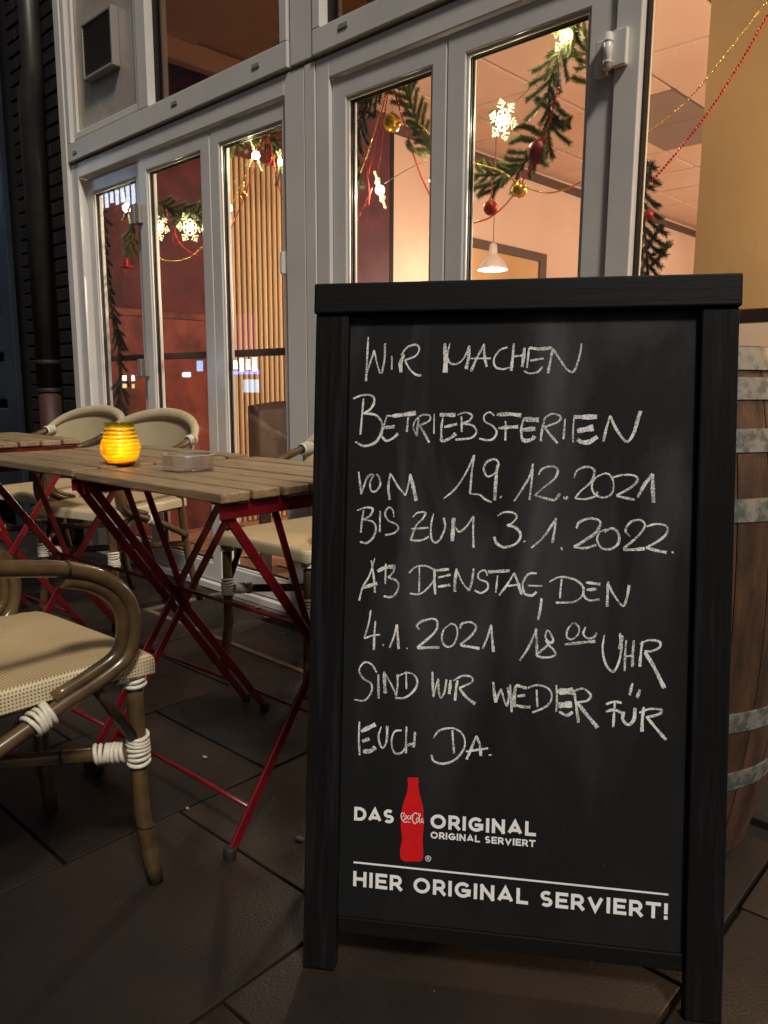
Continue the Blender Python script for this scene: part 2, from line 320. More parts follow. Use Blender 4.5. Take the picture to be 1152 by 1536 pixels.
def jar_mat():
    m = bpy.data.materials.new('yellow_jar_glass'); m.use_nodes = True; nt = m.node_tree; n = nt.nodes; l = nt.links; n.clear()
    o = n.new('ShaderNodeOutputMaterial'); t = n.new('ShaderNodeBsdfTranslucent'); g = n.new('ShaderNodeBsdfGlossy'); g.inputs['Roughness'].default_value = .15
    tc = n.new('ShaderNodeTexCoord'); sp = n.new('ShaderNodeSeparateXYZ'); l.new(tc.outputs['Object'], sp.inputs[0])
    cr = n.new('ShaderNodeValToRGB'); mr = n.new('ShaderNodeMapRange'); mr.inputs[1].default_value = 0; mr.inputs[2].default_value = .1; l.new(sp.outputs[2], mr.inputs[0]); l.new(mr.outputs[0], cr.inputs[0])
    cr.color_ramp.elements[0].color = (1, .55, .03, 1); cr.color_ramp.elements[1].color = (.95, .95, .16, 1)
    e = cr.color_ramp.elements.new(.55); e.color = (1, .80, .07, 1)
    l.new(cr.outputs[0], t.inputs[0]); fr = n.new('ShaderNodeFresnel'); mx = n.new('ShaderNodeMixShader'); tp = n.new('ShaderNodeBsdfTransparent'); tp.inputs[0].default_value = (1, .75, .2, 1)
    m2 = n.new('ShaderNodeMixShader'); m2.inputs[0].default_value = .26; l.new(t.outputs[0], m2.inputs[1]); l.new(tp.outputs[0], m2.inputs[2])
    l.new(fr.outputs[0], mx.inputs[0]); l.new(m2.outputs[0], mx.inputs[1]); l.new(g.outputs[0], mx.inputs[2]); l.new(mx.outputs[0], o.inputs[0]); return m
M['jar'] = jar_mat()
def emis(name, c, s): return mat(name, (.05, .05, .05), .5, emit=c, estr=s)

def point(name, loc, power, col=(1, .8, .55), rad=.03, parent=None):
    L = bpy.data.lights.new(name, 'POINT'); L.energy = power; L.color = col; L.shadow_soft_size = rad
    o = bpy.data.objects.new(name, L); COL.objects.link(o); o.location = loc
    if parent: o.parent = parent
    return o

# ------------------------------------------------------------------ ground and pavement
g = MB(); g.add([(-90, -90, -.036), (90, -90, -.036), (90, 90, -.036), (-90, 90, -.036)], [(0, 1, 2, 3)])
tag(g.build('ground', M['ground']), kind='structure')
pav = MB(); pav.box(-7.5, 3.2, -2.3, 1.90, -.035, -.020)
pavement = tag(pav.build('pavement', M['ground']), kind='structure')
PV = .497
def paver_mesh(m):
    mb = MB(); mb.box(-PV / 2 + .002, PV / 2 - .002, -PV / 2 + .002, PV / 2 - .002, -.03, 0); return mb.build('paver', m, pavement, bevel=.0022, seg=2)
pm, pd = None, None
cang = R(1.6)
for i in range(-12, 7):
    for j in range(-4, 4):
        cx = -1.885 + .5 * i + .25; off = .0 if i % 2 == 0 else .25
        cy = .555 + .5 * j + .25 + off
        X = -1.39 + (cx + 1.39) * math.cos(cang) - (cy - .8) * math.sin(cang); Y_ = .8 + (cx + 1.39) * math.sin(cang) + (cy - .8) * math.cos(cang)
        if Y_ > 1.66 or X < -7.2 or X > 2.9: continue
        dark = (i == 0 and j == 1)
        if dark: o = pd = paver_mesh(M['paver_dark'])
        elif pm is None: o = pm = paver_mesh(M['paver'])
        else: o = pm.copy(); COL.objects.link(o)
        o.location = (X + random.uniform(-.0015, .0015), Y_ + random.uniform(-.0015, .0015), random.uniform(-.002, .001)); o.rotation_euler = (random.uniform(-.003, .003), random.uniform(-.003, .003), cang + random.uniform(-.003, .003))
k = MB(); k.box(-7.2, -2.84, 1.655, 1.90, -.03, -.001); k.box(-1.36, 3.0, 1.655, 1.90, -.03, -.001)
k.build('edge_strip', M['paver'], pavement, bevel=.004)

# scraper mat in its metal frame
mt = empty('scraper_mat', 'dark metal mesh scraper mat in a brown frame, sunk before the white door', 'mat', (-2.1, 1.7, 0))
mx0, mx1, my0, my1 = -.72, .72, -.185, .185
f = MB(); f.box(mx0, mx1, my0, my0 + .022, -.03, .003); f.box(mx0, mx1, my1 - .022, my1, -.03, .003); f.box(mx0, mx0 + .022, my0 + .022, my1 - .022, -.03, .003); f.box(mx1 - .022, mx1, my0 + .022, my1 - .022, -.03, .003)
f.build('mat_frame', M['matframe'], mt, bevel=.002)
f = MB(); f.box(mx0 + .022, mx1 - .022, my0 + .022, my1 - .022, -.03, -.012); f.build('mat_tray', M['gap'], mt)
f = MB()
n_ = 92
for i in range(n_): 
    x = mx0 + .03 + i * (mx1 - mx0 - .06) / (n_ - 1); f.box(x - .0018, x + .0018, my0 + .023, my1 - .023, -.011, -.0045)
for i in range(23):
    y = my0 + .03 + i * (my1 - my0 - .06) / 22; f.box(mx0 + .023, mx1 - .023, y - .0018, y + .0018, -.0104, -.0035)
tag(f.build('mat_mesh', M['matmesh'], mt), kind='stuff')

# ------------------------------------------------------------------ shop front
Y = 1.907
front = empty('shop_front', 'glazed white framed shop front with folding doors and high transom windows', 'building', (-2.5, Y, 0))
def P(mb, name, m, bevel=0, parent=front):       # build in world coordinates, parent to the front
    o = mb.build(name, m, parent, bevel=bevel); o.location = -Vector(front.location) if parent == front else (0, 0, 0); return o
GB, GT, LT = .12, 1.862, 1.932
# outer fixed frame pieces
f = MB(); f.box(-4.112, -4.052, Y - .03, Y + .08, 0, 3.25); P(f, 'jamb', M['frame'], .003)
f = MB(); f.box(-4.046, -3.972, Y - .012, Y + .08, .0, 2.008); P(f, 'jamb', M['frame'], .003)
f = MB(); f.box(-3.972, -2.326, Y - .012, Y + .08, 1.937, 2.008); P(f, 'head', M['frame'], .003)
f = MB(); f.box(-2.326, -2.2175, Y - .012, Y + .08, .0, 2.008); P(f, 'mullion', M['frame'], .003)
f = MB(); f.box(-2.2135, -2.158, Y - .014, Y + .08, .0, 2.008); P(f, 'mullion', M['frame'], .003)
f = MB(); f.box(-2.154, -2.087, Y - .012, Y + .08, .0, 2.008); P(f, 'mullion', M['frame'], .003)
f = MB(); f.box(-2.087, -1.034, Y - .012, Y + .08, 1.937, 2.008); P(f, 'head', M['frame'], .003)
f = MB(); f.box(-1.030, -.962, Y - .012, Y + .046, .0, 2.008); P(f, 'mullion', M['frame'], .003)
f = MB(); f.box(-4.05, .98, Y - .018, Y + .10, .0, .032); P(f, 'threshold', M['frame'], .004)
# dark backing behind joints
f = MB(); f.box(-4.10, -.965, Y + .03, Y + .07, 2.004, 2.022); f.box(-4.054, -4.044, Y + .01, Y + .075, 0, 2.01); f.box(-2.29, -2.26, Y + .012, Y + .075, 2.0, 3.2)
P(f, 'joint_seal', M['gap'])
# transom band
f = MB(); f.box(-4.046, -2.292, Y - .026, Y + .08, 2.019, 2.106); P(f, 'transom', M['frame'], .003)
f = MB(); f.box(-2.156, -.962, Y - .026, Y + .08, 2.019, 2.100); P(f, 'transom', M['frame'], .003)
f = MB(); f.box(-2.280, -2.160, Y - .020, Y + .08, 2.019, 3.25); P(f, 'mullion', M['frame'], .003)
f = MB(); f.box(-2.333, -2.293, Y - .026, Y + .079, 2.1065, 3.25); P(f, 'mullion', M['frame'], .003)
f = MB(); f.box(-3.325, -3.243, Y - .026, Y + .079, 2.1065, 3.25); P(f, 'mullion', M['frame'], .003)
f = MB(); f.box(-2.156, -2.118, Y - .026, Y + .079, 2.1005, 3.25); P(f, 'mullion', M['frame'], .003)
f = MB(); f.box(-4.046, -4.005, Y - .026, Y + .079, 2.1065, 3.25); P(f, 'jamb', M['frame'], .003)
f = MB(); f.box(-1.03, -.962, Y - .026, Y + .045, 2.1005, 3.25); P(f, 'mullion', M['frame'], .003)
f = MB(); f.box(-4.112, 1.05, Y - .03, Y + .08, 3.2505, 3.34); P(f, 'head', M['frame'], .003)
f = MB(); f.box(.98, 1.05, Y - .02, Y + .08, 0, 3.25); P(f, 'jamb', M['frame'], .003)
for x in (-3.96, -3.03, -2.47, -2.0):
    f = MB(); f.box(x - .022, x + .022, Y - .030, Y - .027, 2.047 if x < -3.5 else 2.062, 2.061 if x < -3.5 else 2.077); P(f, 'drain_cap', M['vent'], .001)
# upper panes
f = MB(); f.box(-3.243, -2.333, Y + .028, Y + .034, 2.1065, 3.25); P(f, 'upper_pane', M['tint'])
f = MB(); f.ring(-3.243, -2.333, 2.1065, 3.25, .010, Y + .012, Y + .050); P(f, 'gasket', M['black'])
f = MB(); f.box(-2.118, -1.03, Y + .028, Y + .034, 2.1005, 3.25); P(f, 'upper_pane', M['tint'])
f = MB(); f.ring(-2.118, -1.03, 2.1005, 3.25, .016, Y + .012, Y + .050); P(f, 'gasket', M['black'])
# vent panel, its bead and the ventilation grille
f = MB(); f.box(-4.005, -3.325, Y + .006, Y + .02, 2.1065, 3.25); P(f, 'vent_panel', M['ventpanel'])
f = MB(); f.ring(-4.005, -3.325, 2.1065, 3.25, .014, Y - .002, Y + .0055); P(f, 'gasket', M['black'])
f = MB(); f.ring(-3.990, -3.340, 2.121, 3.22, .03, Y - .010, Y + .0052); P(f, 'glazing_bead', M['frame_in'], .003)
vt = empty('wall_vent', 'small beige louvred vent box mounted on the metal panel above the doors', 'vent', (-3.672, Y + .005, 2.345))
f = MB(); f.ring(-.150, .150, 0, .252, .016, -.038, 0); f.build('vent_housing', M['vent'], vt, bevel=.004)
f = MB(); f.box(-.133, .133, -.02, -.002, .022, .233); f.build('vent_back', M['gap'], vt)
lv = None
for i in range(15):
    if lv is None:
        f = MB(); f.bar((-.132, 0, 0), (.132, 0, 0), .003, .012, up=(0, -.7, .7)); lv = o = f.build('louvre', M['ventdark'], vt)
    else: o = lv.copy(); COL.objects.link(o)
    o.location = (0, -.029, .024 + i * .0146)

# door leaves
def leaf(x0, x1, g0, g1, dy, label):
    y = Y + dy
    lo = empty('door_leaf', None, None, (0, 0, 0)); 
    fr = MB(); z0 = .038
    O = [(x0, z0), (x1, z0), (x1, LT), (x0, LT)]; I = [(g0, GB), (g1, GB), (g1, GT), (g0, GT)]
    vs = [(x, yy, z) for yy in (y, y + .054) for (x, z) in O + I]; fs = []
    for k in range(4):
        j = (k + 1) % 4
        fs += [(k, j, 4 + j, 4 + k), (8 + j, 8 + k, 12 + k, 12 + j), (j, k, 8 + k, 8 + j), (4 + k, 4 + j, 12 + j, 12 + k)]
    fr.add(vs, fs)
    COL.objects.unlink(lo); bpy.data.objects.remove(lo)
    L = P(fr, 'door_leaf', M['frame'], .004); L['label'] = label
    def sub(mb, name, m, bevel=0):
        o = mb.build(name, m, L, bevel=bevel); return o
    b = MB(); b.ring(g0 + .0005, g1 - .0005, GB + .0005, GT - .0005, .009, y + .006, y + .0145); sub(b, 'glazing_bead', M['frame_in'], .002)
    b = MB(); b.ring(g0 + .001, g1 - .001, GB + .001, GT - .001, .011, y + .015, y + .0195); b.ring(g0 + .001, g1 - .001, GB + .001, GT - .001, .013, y + .026, y + .0305); sub(b, 'gasket', M['black'])
    b = MB(); b.box(g0 + .002, g1 - .002, y + .020, y + .0255, GB + .002, GT - .002); sub(b, 'pane', M['glass'])
    return L
L1 = leaf(-3.962, -3.408, -3.905, -3.470, .026, 'leftmost white door leaf, set back a little from its frame')
L2 = leaf(-3.402, -2.826, -3.330, -2.893, 0, 'second white door leaf from the left, hinges on its left edge')
L3 = leaf(-2.820, -2.332, -2.760, -2.357, 0, 'third white door leaf from the left, before the beige slats')
L4 = leaf(-2.083, -1.582, -2.016, -1.638, 0, 'narrow white door leaf left of the widest leaf')
L5 = leaf(-1.578, -1.036, -1.510, -1.109, 0, 'white door leaf with hinge on the right, behind the chalkboard')
f = MB(); f.box(-1.5822, -1.5778, Y + .03, Y + .05, .04, 1.93); f.box(-3.4075, -3.4025, Y + .03, Y + .05, .04, 1.93); f.box(-2.8258, -2.8203, Y + .03, Y + .05, .04, 1.93); f.box(-2.2172, -2.2138, Y + .02, Y + .05, .0, 2.0); f.box(-2.1578, -2.1542, Y + .02, Y + .05, 0, 2.0); f.box(-1.0355, -1.0305, Y + .02, Y + .05, 0, 2.0); P(f, 'joint_seal', M['gap'])
# hinges on the joints
def hinge(x, z0, z1, leafobj, kn=True):
    f = MB(); f.box(x - .040, x - .006, Y - .024, Y - .0005 if leafobj is not L5 else Y - .0005, z0, z1); f.box(x + .006, x + .045, Y - .028, Y - .0125, z0 + .012, z1 + .012)
    o = f.build('hinge', M['frame_in'], leafobj, bevel=.003)
    f = MB(); f.tube([(x, Y - .034, z0 + .008), (x, Y - .034, z1 + .006)], .0105, 12); f.tube([(x, Y - .034, z0 + .022), (x, Y - .034, z0 + .026)], .0118, 12); f.tube([(x, Y - .034, z1 - .014), (x, Y - .034, z1 - .01)], .0118, 12)
    f.build('hinge_pin', M['frame'], leafobj)
hinge(-1.036, 1.68, 1.765, L5)
for z0 in (1.640, .945):
    f = MB(); f.box(-3.440, -3.409, Y - .026, Y + .021, z0, z0 + .082); f.box(-3.4065, -3.372, Y - .022, Y - .0005, z0, z0 + .082); f.build('hinge', M['vent'], L2, bevel=.003)
f = MB(); f.box(-2.360, -2.345, Y - .018, Y - .0005, 1.32, 1.40); f.build('hinge', M['frame_in'], L3, bevel=.003)
# the wide fixed pane at the right
f = MB(); f.box(-.962, .98, Y + .0315, Y + .037, GB, 3.25); P(f, 'pane', M['glass'])
f = MB(); f.ring(-.9615, .9795, GB, 3.249, .006, Y + .010, Y + .031); P(f, 'gasket', M['black'])
f = MB(); f.ring(-.9610, .9790, GB - .001, 3.248, .003, Y + .040, Y + .046); P(f, 'glazing_bead', M['frame_in'])
f = MB(); f.box(-.960, .978, Y - .012, Y + .085, .0325, GB - .0015); P(f, 'sill', M['frame'], .004)
# rail fixed inside behind the glass
rl = MB(); rl.box(-4.07, -2.2, Y + .125, Y + .155, 1.030, 1.060); tag(rl.build('inner_rail', M['rail'], bevel=.004), 'dark horizontal bar running behind the three left door panes', 'rail')
rl = MB(); rl.box(-.90, .9, Y + .105, Y + .135, 1.066, 1.100); tag(rl.build('inner_rail', M['rail'], bevel=.004), 'dark brown horizontal bar behind the right window, above the barrel', 'rail')

# brick pier and wall left of the front
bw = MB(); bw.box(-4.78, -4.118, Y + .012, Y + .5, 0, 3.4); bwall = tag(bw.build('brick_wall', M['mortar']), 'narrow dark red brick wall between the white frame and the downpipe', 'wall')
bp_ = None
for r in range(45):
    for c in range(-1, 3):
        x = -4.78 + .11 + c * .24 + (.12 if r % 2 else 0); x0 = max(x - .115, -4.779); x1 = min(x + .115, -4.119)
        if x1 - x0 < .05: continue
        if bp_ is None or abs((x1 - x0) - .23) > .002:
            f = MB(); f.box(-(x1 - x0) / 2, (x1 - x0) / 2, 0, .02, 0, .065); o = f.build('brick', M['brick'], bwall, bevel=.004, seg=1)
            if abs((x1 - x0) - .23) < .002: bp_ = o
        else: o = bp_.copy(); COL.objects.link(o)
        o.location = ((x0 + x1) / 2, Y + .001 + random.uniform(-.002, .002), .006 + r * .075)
# downpipe with collars
dp = empty('downpipe', 'grey round drainpipe with a kink and a rust red foot, on the dark brick', 'pipe', (-4.545, Y - .10, 0))
def dpx(px, py): q = at_y(px, py, Y - .10); return q.x + 4.60, q.z
xa, za = dpx(68, 585)
f = MB(); f.tube([(xa, 0, za), (xa, 0, 2.36), (xa + .035, 0, 2.43), (xa + .045, 0, 2.50), (xa + .045, 0, 3.4)], [.062, .062, .056, .050, .050], 20); f.build('pipe', M['pipe'], dp)
f = MB(); f.tube([(xa, 0, 0), (xa, 0, za)], .058, 20); f.build('pipe_foot', M['pipe_low'], dp)
for z in (za - .01, za + .14):
    f = MB(); f.tube([(xa, 0, z), (xa, 0, z + .02)], .0655, 20); f.build('collar', M['pipe'], dp, bevel=.002)
# dark steel door of the neighbour with a lit edge
nd = empty('steel_shutter', 'blue grey steel door panel at the far left beyond the drainpipe', 'door', (-5.4, Y - .05, 0))
f = MB(); f.box(-1.6, -.02, -.0, .05, 0, 3.4); f.build('door_panel', M['dsteel'], nd)
ex = at_y(24, 500, Y - .07).x + 5.4
f = MB(); f.box(ex - .16, ex, -.04, -.002, 0, 3.4); f.build('door_stile', M['dsteel'], nd, bevel=.006)
for i in range(5):
    f = MB(); f.box(ex - 1.3, ex - .165, -.03, -.001, .25 + i * .28, .48 + i * .28); f.build('door_board', M['dsteel'], nd, bevel=.01)
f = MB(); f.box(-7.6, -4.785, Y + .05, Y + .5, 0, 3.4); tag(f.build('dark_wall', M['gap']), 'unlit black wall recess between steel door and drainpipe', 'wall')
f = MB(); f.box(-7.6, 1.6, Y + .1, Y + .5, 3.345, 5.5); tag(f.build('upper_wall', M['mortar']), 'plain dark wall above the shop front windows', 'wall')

# ------------------------------------------------------------------ interior room
WX = -4.10; CZ = 2.81
f = MB(); f.box(WX - .2, 3.0, 2.0, 12.2, -.1, .022); ifl = tag(f.build('interior_floor', M['slatback']), kind='structure')
bo = None
for i in range(9):
    for j in range(3):
        if bo is None: f = MB(); f.box(-.068, .068, -.6, .6, 0, .010); bo = o = f.build('floor_board', M['woodfloor'], ifl, bevel=.002, seg=1)
        else: o = bo.copy(); COL.objects.link(o)
        o.location = (WX + .09 + i * .14, 2.62 + j * 1.205 - (.3 if i % 2 else 0) + .3, .022)
f = MB(); f.box(WX + 1.30, 3.0, 2.0, 12.2, .0225, .031); f.build('floor_covering', M['woodfloor'], ifl)
f = MB(); f.box(WX - .2, WX, 1.99, 12.2, .0, 3.35); lw = tag(f.build('interior_wall', M['pink']), kind='structure')
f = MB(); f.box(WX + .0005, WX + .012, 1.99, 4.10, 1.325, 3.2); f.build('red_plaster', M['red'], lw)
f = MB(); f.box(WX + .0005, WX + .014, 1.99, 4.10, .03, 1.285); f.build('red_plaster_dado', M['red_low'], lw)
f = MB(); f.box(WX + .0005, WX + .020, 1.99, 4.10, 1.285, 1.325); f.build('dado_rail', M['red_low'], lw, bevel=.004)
f = MB(); f.box(WX + .0005, WX + .055, 3.78, 4.26, .03, 3.2); f.build('maroon_pilaster', M['maroon'], lw)
f = MB(); f.box(WX + .0005, WX + .058, 4.262, 4.30, .03, 3.2); f.build('pilaster_edge', M['gap'], lw)
f = MB(); f.box(WX + .0005, WX + .03, 4.31, 12, CZ - .095, CZ - .03); f.build('cornice', M['cornice'], lw)
f = MB(); f.box(WX + .02, WX + .10, 2.0, 3.75, CZ - .14, CZ - .02); f.build('cove', M['pink'], lw, bevel=.01)
# hatch in the side wall with a dark frame
y0, y1, z1 = 5.02, 6.42, 2.115
f = MB(); f.box(WX + .0005, WX + .025, y0, y1 - .11, z1 - .075, z1); f.box(WX + .0005, WX + .025, y1 - .11, y1, .9, z1); f.box(WX + .0005, WX + .025, y0, y0 + .11, .9, z1 - .076); f.build('hatch_frame', M['cornice'], lw, bevel=.003)
f = MB(); f.box(WX + .0005, WX + .006, y0 + .11, y1 - .11, .9, z1 - .075); f.build('hatch_panel', M['tan'], lw)
f = MB(); f.box(-4.3, 3.2, 12.0, 12.2, 0, 3.35); tag(f.build('interior_wall', M['pink']), kind='structure')
f = MB(); f.box(2.6, 2.8, 2.0, 12.0, 0, 3.35); tag(f.build('interior_wall', M['pink']), kind='structure')
# slatted panel on the red wall
sp = empty('slatted_panel', 'tall panel of beige vertical slats behind the third door leaf', 'panel', (WX + .02, 3.2, 0))
st = at_x(389, 241, WX + .05).z
f = MB(); f.box(0, .012, -.42, .56, .03, st); f.build('backing', M['slatback'], sp)
s0 = None
for i in range(24):
    if s0 is None:
        f = MB(); prof = [(.0125, -.0135), (.028, -.0125), (.036, -.006), (.037, .004), (.030, .012), (.0125, .0135)]
        vs = [(x, y, z) for z in (.035, st - .02) for x, y in prof] + [(.018, 0, st)]
        n_ = 6; f.add(vs, [(k, (k + 1) % n_, n_ + (k + 1) % n_, n_ + k) for k in range(n_)] + [(n_ + k, n_ + (k + 1) % n_, 12) for k in range(n_)], True)
        s0 = o = f.build('slat', M['slat'], sp)
    else: o = s0.copy(); COL.objects.link(o)
    o.location = (0, -.40 + i * .0405, random.uniform(-.004, .004))
# ceiling with tiles
f = MB(); f.box(-4.3, 3.2, 1.99, 12.2, CZ + .02, CZ + .10); ceil = tag(f.build('ceiling', M['grid']), kind='structure')
t0 = None
for i in range(9):
    for j in range(15):
        cx = -4.10 + .17 + i * .6205; cy = 2.98 + j * .627
        if cx > 1.6: continue
        if t0 is None:
            f = MB(); f.box(-.2985, .2985, -.3015, .3015, 0, .02); t0 = o = f.build('ceiling_tile', M['ceil'], ceil, bevel=.003, seg=1)
        elif i == 2 and j in (4, 5): 
            f = MB(); f.box(-.299, .299, -.3035, .3035, 0, .02); o = f.build('ceiling_tile', M['ceil_grey'], ceil); o['label'] = 'dull grey ceiling tile'
        else: o = t0.copy(); COL.objects.link(o)
        o.location = (cx, cy, CZ + random.uniform(-.0015, .0015))
f = MB(); f.box(-4.08, 2.5, 2.0, 2.63, CZ - .035, CZ + .015); f.build('ceiling_border', M['ceil'], ceil, bevel=.004)
# tan wall pier just inside the right pane
f = MB(); f.box(-.91, 1.7, 2.17, 2.36, .03, 3.2); tw = tag(f.build('interior_wall', M['tan']), kind='structure')
f = MB(); f.box(-.911, 1.7, 2.160, 2.1695, .03, 1.085); f.build('dado_panel', M['tan_low'], tw)

# brown leather chair inside
lc = empty('leather_chair', 'dark brown leather high back chair inside, seen through the third door leaf', 'chair', (-2.80, 2.38, .03), R(-125))
f = MB(); f.box(-.24, .24, -.24, .24, .36, .48); f.build('seat', M['leather'], lc, bevel=.03, seg=4)
def lb(u, v):
    a = (u - .5) * 2; return (a * .25, -.23 - .04 * v + .06 * a * a, .42 + v * .36 + .02 * (1 - a * a))
f = MB(); f.grid(lb, 12, 8); f.build('backrest', M['leather'], lc, solid=.06)
for a, b in ((-1, -1), (1, -1), (-1, 1), (1, 1)):
    f = MB(); f.box(a * .2 - .02, a * .2 + .02, b * .2 - .02, b * .2 + .02, 0, .37); f.build('leg', M['leather'], lc)

# pendants
def pendant(loc, power, label):
    t = empty('pendant_lamp', label, 'lamp', loc, 0, 'metal pendant lamps in the room')
    f = MB(); f.lathe([(a * .84, b * .88) for a, b in [(.128, .0), (.130, .004), (.118, .035), (.092, .075), (.055, .11), (.036, .125), (.034, .15), (.030, .20), (.012, .215), (.001, .216)]], n=32); f.build('lamp_shade', M['shade'], t, solid=.002)
    f = MB(); f.lathe([(.001, .006), (.06, .007), (.102, .012), (.096, .022), (.05, .07), (.001, .07)], n=28); f.build('bulb', M['bulb'], t)
    top = CZ - .005 - loc[2]
    f = MB(); f.tube([(0, 0, .185), (0, 0, top - .1)], .004, 6); f.build('cord', M['wire'], t)
    f = MB(); f.lathe([(.012, top - .13), (.045, top - .03), (.05, top), (.001, top)], n=20); f.build('ceiling_cap', M['vent'], t)
    point('lamp_light', (0, 0, -.08), power, (1, .80, .61), .07, t)
pq = EYE + ray(739, 405) * 5.6; 
pendant((pq.x, pq.y, pq.z), 24, 'metal pendant lamp glowing white, seen through the widest door leaf')
pendant((.1, 3.6, 1.9), 190, 'unseen metal pendant lamp added for room light, hidden behind the tan wall pier')  # this and the next two: unseen pendants added to light the room
pendant((-1.3, 8.2, 1.9), 230, 'unseen metal pendant lamp added for room light, far back in the room')
pendant((-2.66, 3.25, 1.95), 62, 'unseen metal pendant lamp added for room light, behind the wide white mullion')

wlp = empty('pier_fill_lamp', 'small warm unseen lamp added to brighten the tan wall pier, just right of the picture', 'lamp', (-.12, 2.155, 1.50))  # unseen lamp, added to brighten the tan pier
f = MB(); f.box(-.05, .05, 0, .014, -.06, .06); f.build('lamp_plate', M['shade'], wlp, bevel=.004)
f = MB(); f.ball((0, -.05, 0), .035, 14, 8); f.build('bulb', M['bulb'], wlp)
point('lamp_light', (0, -.16, 0), 34, (1, .72, .42), .03, wlp)
# ------------------------------------------------------------------ festive decorations inside the glass
YD = Y + .10
def needles(mb, pts, ln=.014, dens=900, r0=1.0):
    pts = [Vector(p) for p in pts]
    for i in range(len(pts) - 1):
        a, b = pts[i], pts[i + 1]; L = (b - a).length; d = (b - a).normalized(); o1 = d.orthogonal().normalized(); o2 = d.cross(o1)
        for k in range(max(1, int(L * dens))):
            p = a.lerp(b, random.random()); an = random.uniform(0, 6.283); side = o1 * math.cos(an) + o2 * math.sin(an)
            q = p + (side * .72 + d * .85).normalized() * ln * random.uniform(.7, 1.15); w = d.cross(side) * .0009
            mb.add([p - w, p + w, q + w * .35, q - w * .35], [(0, 1, 2, 3)])
def garland(stem_px, twigs, label, y=YD, mname='needle', ln=.018, side=8, seed=1):
    side = int(side * 2.3)
    """stem_px: list of (px,py,depth offset)."""
    random.seed(seed)
    pts = catmull([at_y(p[0], p[1], y + (p[2] if len(p) > 2 else 0)) for p in stem_px], 5)
    t = empty('spruce_garland', label, 'garland', pts[0])
    o = Vector(pts[0])
    f = MB(); f.tube([p - o for p in pts], .0028, 6); f.build('stem', M['twig'], t)
    f = MB(); needles(f, [p - o for p in pts], ln * .85, 3400); n0 = f
    n0.build('stem_needles', M[mname], t)
    tw = []
    L = [0]
    for i in range(len(pts) - 1): L.append(L[-1] + (pts[i + 1] - pts[i]).length)
    for k in range(side):
        s = (k + .5) / side * L[-1] * .98; i = max(j for j in range(len(L)) if L[j] <= s); i = min(i, len(pts) - 2)
        p = pts[i].lerp(pts[i + 1], (s - L[i]) / max(1e-6, L[i + 1] - L[i])); d = (pts[i + 1] - pts[i]).normalized()
        an = random.uniform(0, 6.28); o1 = Vector((0, 1, 0)); o2 = d.cross(o1).normalized(); sd = (o2 * (1 if k % 2 else -1) + o1 * random.uniform(-.5, .6)).normalized()
        q = p + (d * .75 + sd * .62).normalized() * random.uniform(.05, .095); m_ = p.lerp(q, .5) + d * .006
        tw.append([p, m_, q])
    for a in twigs: tw.append([at_y(x, yy, y + random.uniform(-.03, .03)) for x, yy in a])
    for w in tw:
        w = catmull(w, 3); f = MB(); f.tube([p - o for p in w], .0014, 4); needles(f, [p - o for p in w], ln, 5200); f.build('twig', M[mname], t)
    return t
random.seed(3)
garland([(880, 20), (850, 60), (826, 120), (824, 165), (822, 205), (800, 232), (775, 252), (745, 262), (712, 262)],
        [[(826, 95), (818, 118)], [(822, 160), (806, 150)], [(824, 168), (846, 188), (853, 178)], [(838, 176), (834, 182), (828, 190)], [(840, 180), (850, 190)],
         [(816, 205), (790, 190), (772, 192)], [(812, 215), (785, 208), (768, 212)], [(780, 248), (755, 275), (722, 292)], [(770, 250), (745, 272), (716, 280)],
         [(835, 30), (845, 60), (872, 92)], [(860, 22), (866, 60), (884, 78)], [(875, 30), (880, 70), (884, 110)], [(880, 80), (862, 82)], [(884, 125), (862, 118)], [(880, 100), (866, 104)], [(820, 215), (815, 235), (818, 246)]],
        'green spruce garland sweeping down across the widest door leaf', side=16, seed=11)
garland([(652, 240), (640, 215), (625, 180), (612, 145), (600, 118)], [[(612, 150), (622, 125), (626, 112)], [(640, 235), (620, 225), (612, 215)], [(650, 225), (640, 208)], [(630, 200), (615, 190)], [(615, 170), (600, 150)]],
        'spruce sprig hanging at the right side of the narrow door leaf', side=8, seed=12)
garland([(584, 118), (566, 138), (548, 160), (538, 195), (533, 235), (532, 270)], [[(566, 140), (550, 148), (542, 160)], [(548, 165), (560, 175)], [(540, 190), (530, 210)], [(536, 250), (540, 275)]],
        'dark spruce sprig at the left side of the narrow door leaf', side=10, seed=13, mname='needle_dry')
garland([(952, 215), (957, 260), (962, 300), (966, 340), (970, 380), (972, 420), (972, 470)], [[(960, 300), (972, 270), (978, 246)], [(958, 290), (966, 262), (968, 248)], [(966, 380), (984, 350), (990, 342)], [(975, 385), (995, 372), (1004, 366)], [(975, 400), (990, 385), (998, 372)], [(968, 350), (956, 330)], [(970, 400), (958, 372), (954, 362)], [(970, 415), (956, 405)]],
        'dark spruce branch standing beside the chalkboard top in the right window', side=12, seed=14, mname='needle_dry', ln=.016)
garland([(338, 205), (352, 215), (370, 205), (395, 200), (412, 215), (424, 245)], [[(345, 215), (340, 240)], [(352, 212), (346, 232)], [(365, 208), (360, 222)], [(408, 205), (418, 222)], [(400, 200), (405, 215)]],
        'spruce garland along the top of the third door leaf', side=10, seed=15)
garland([(236, 302), (255, 312), (275, 322), (300, 318)], [[(250, 308), (262, 325)], [(285, 318), (270, 330)], [(278, 312), (300, 305)]],
        'short spruce garland above the snowflakes in the second door leaf', side=7, seed=16)
garland([(196, 300), (200, 330), (196, 360), (192, 380)], [[(196, 350), (184, 378)]], 'small spruce sprig hanging over the red bell', side=6, seed=17)
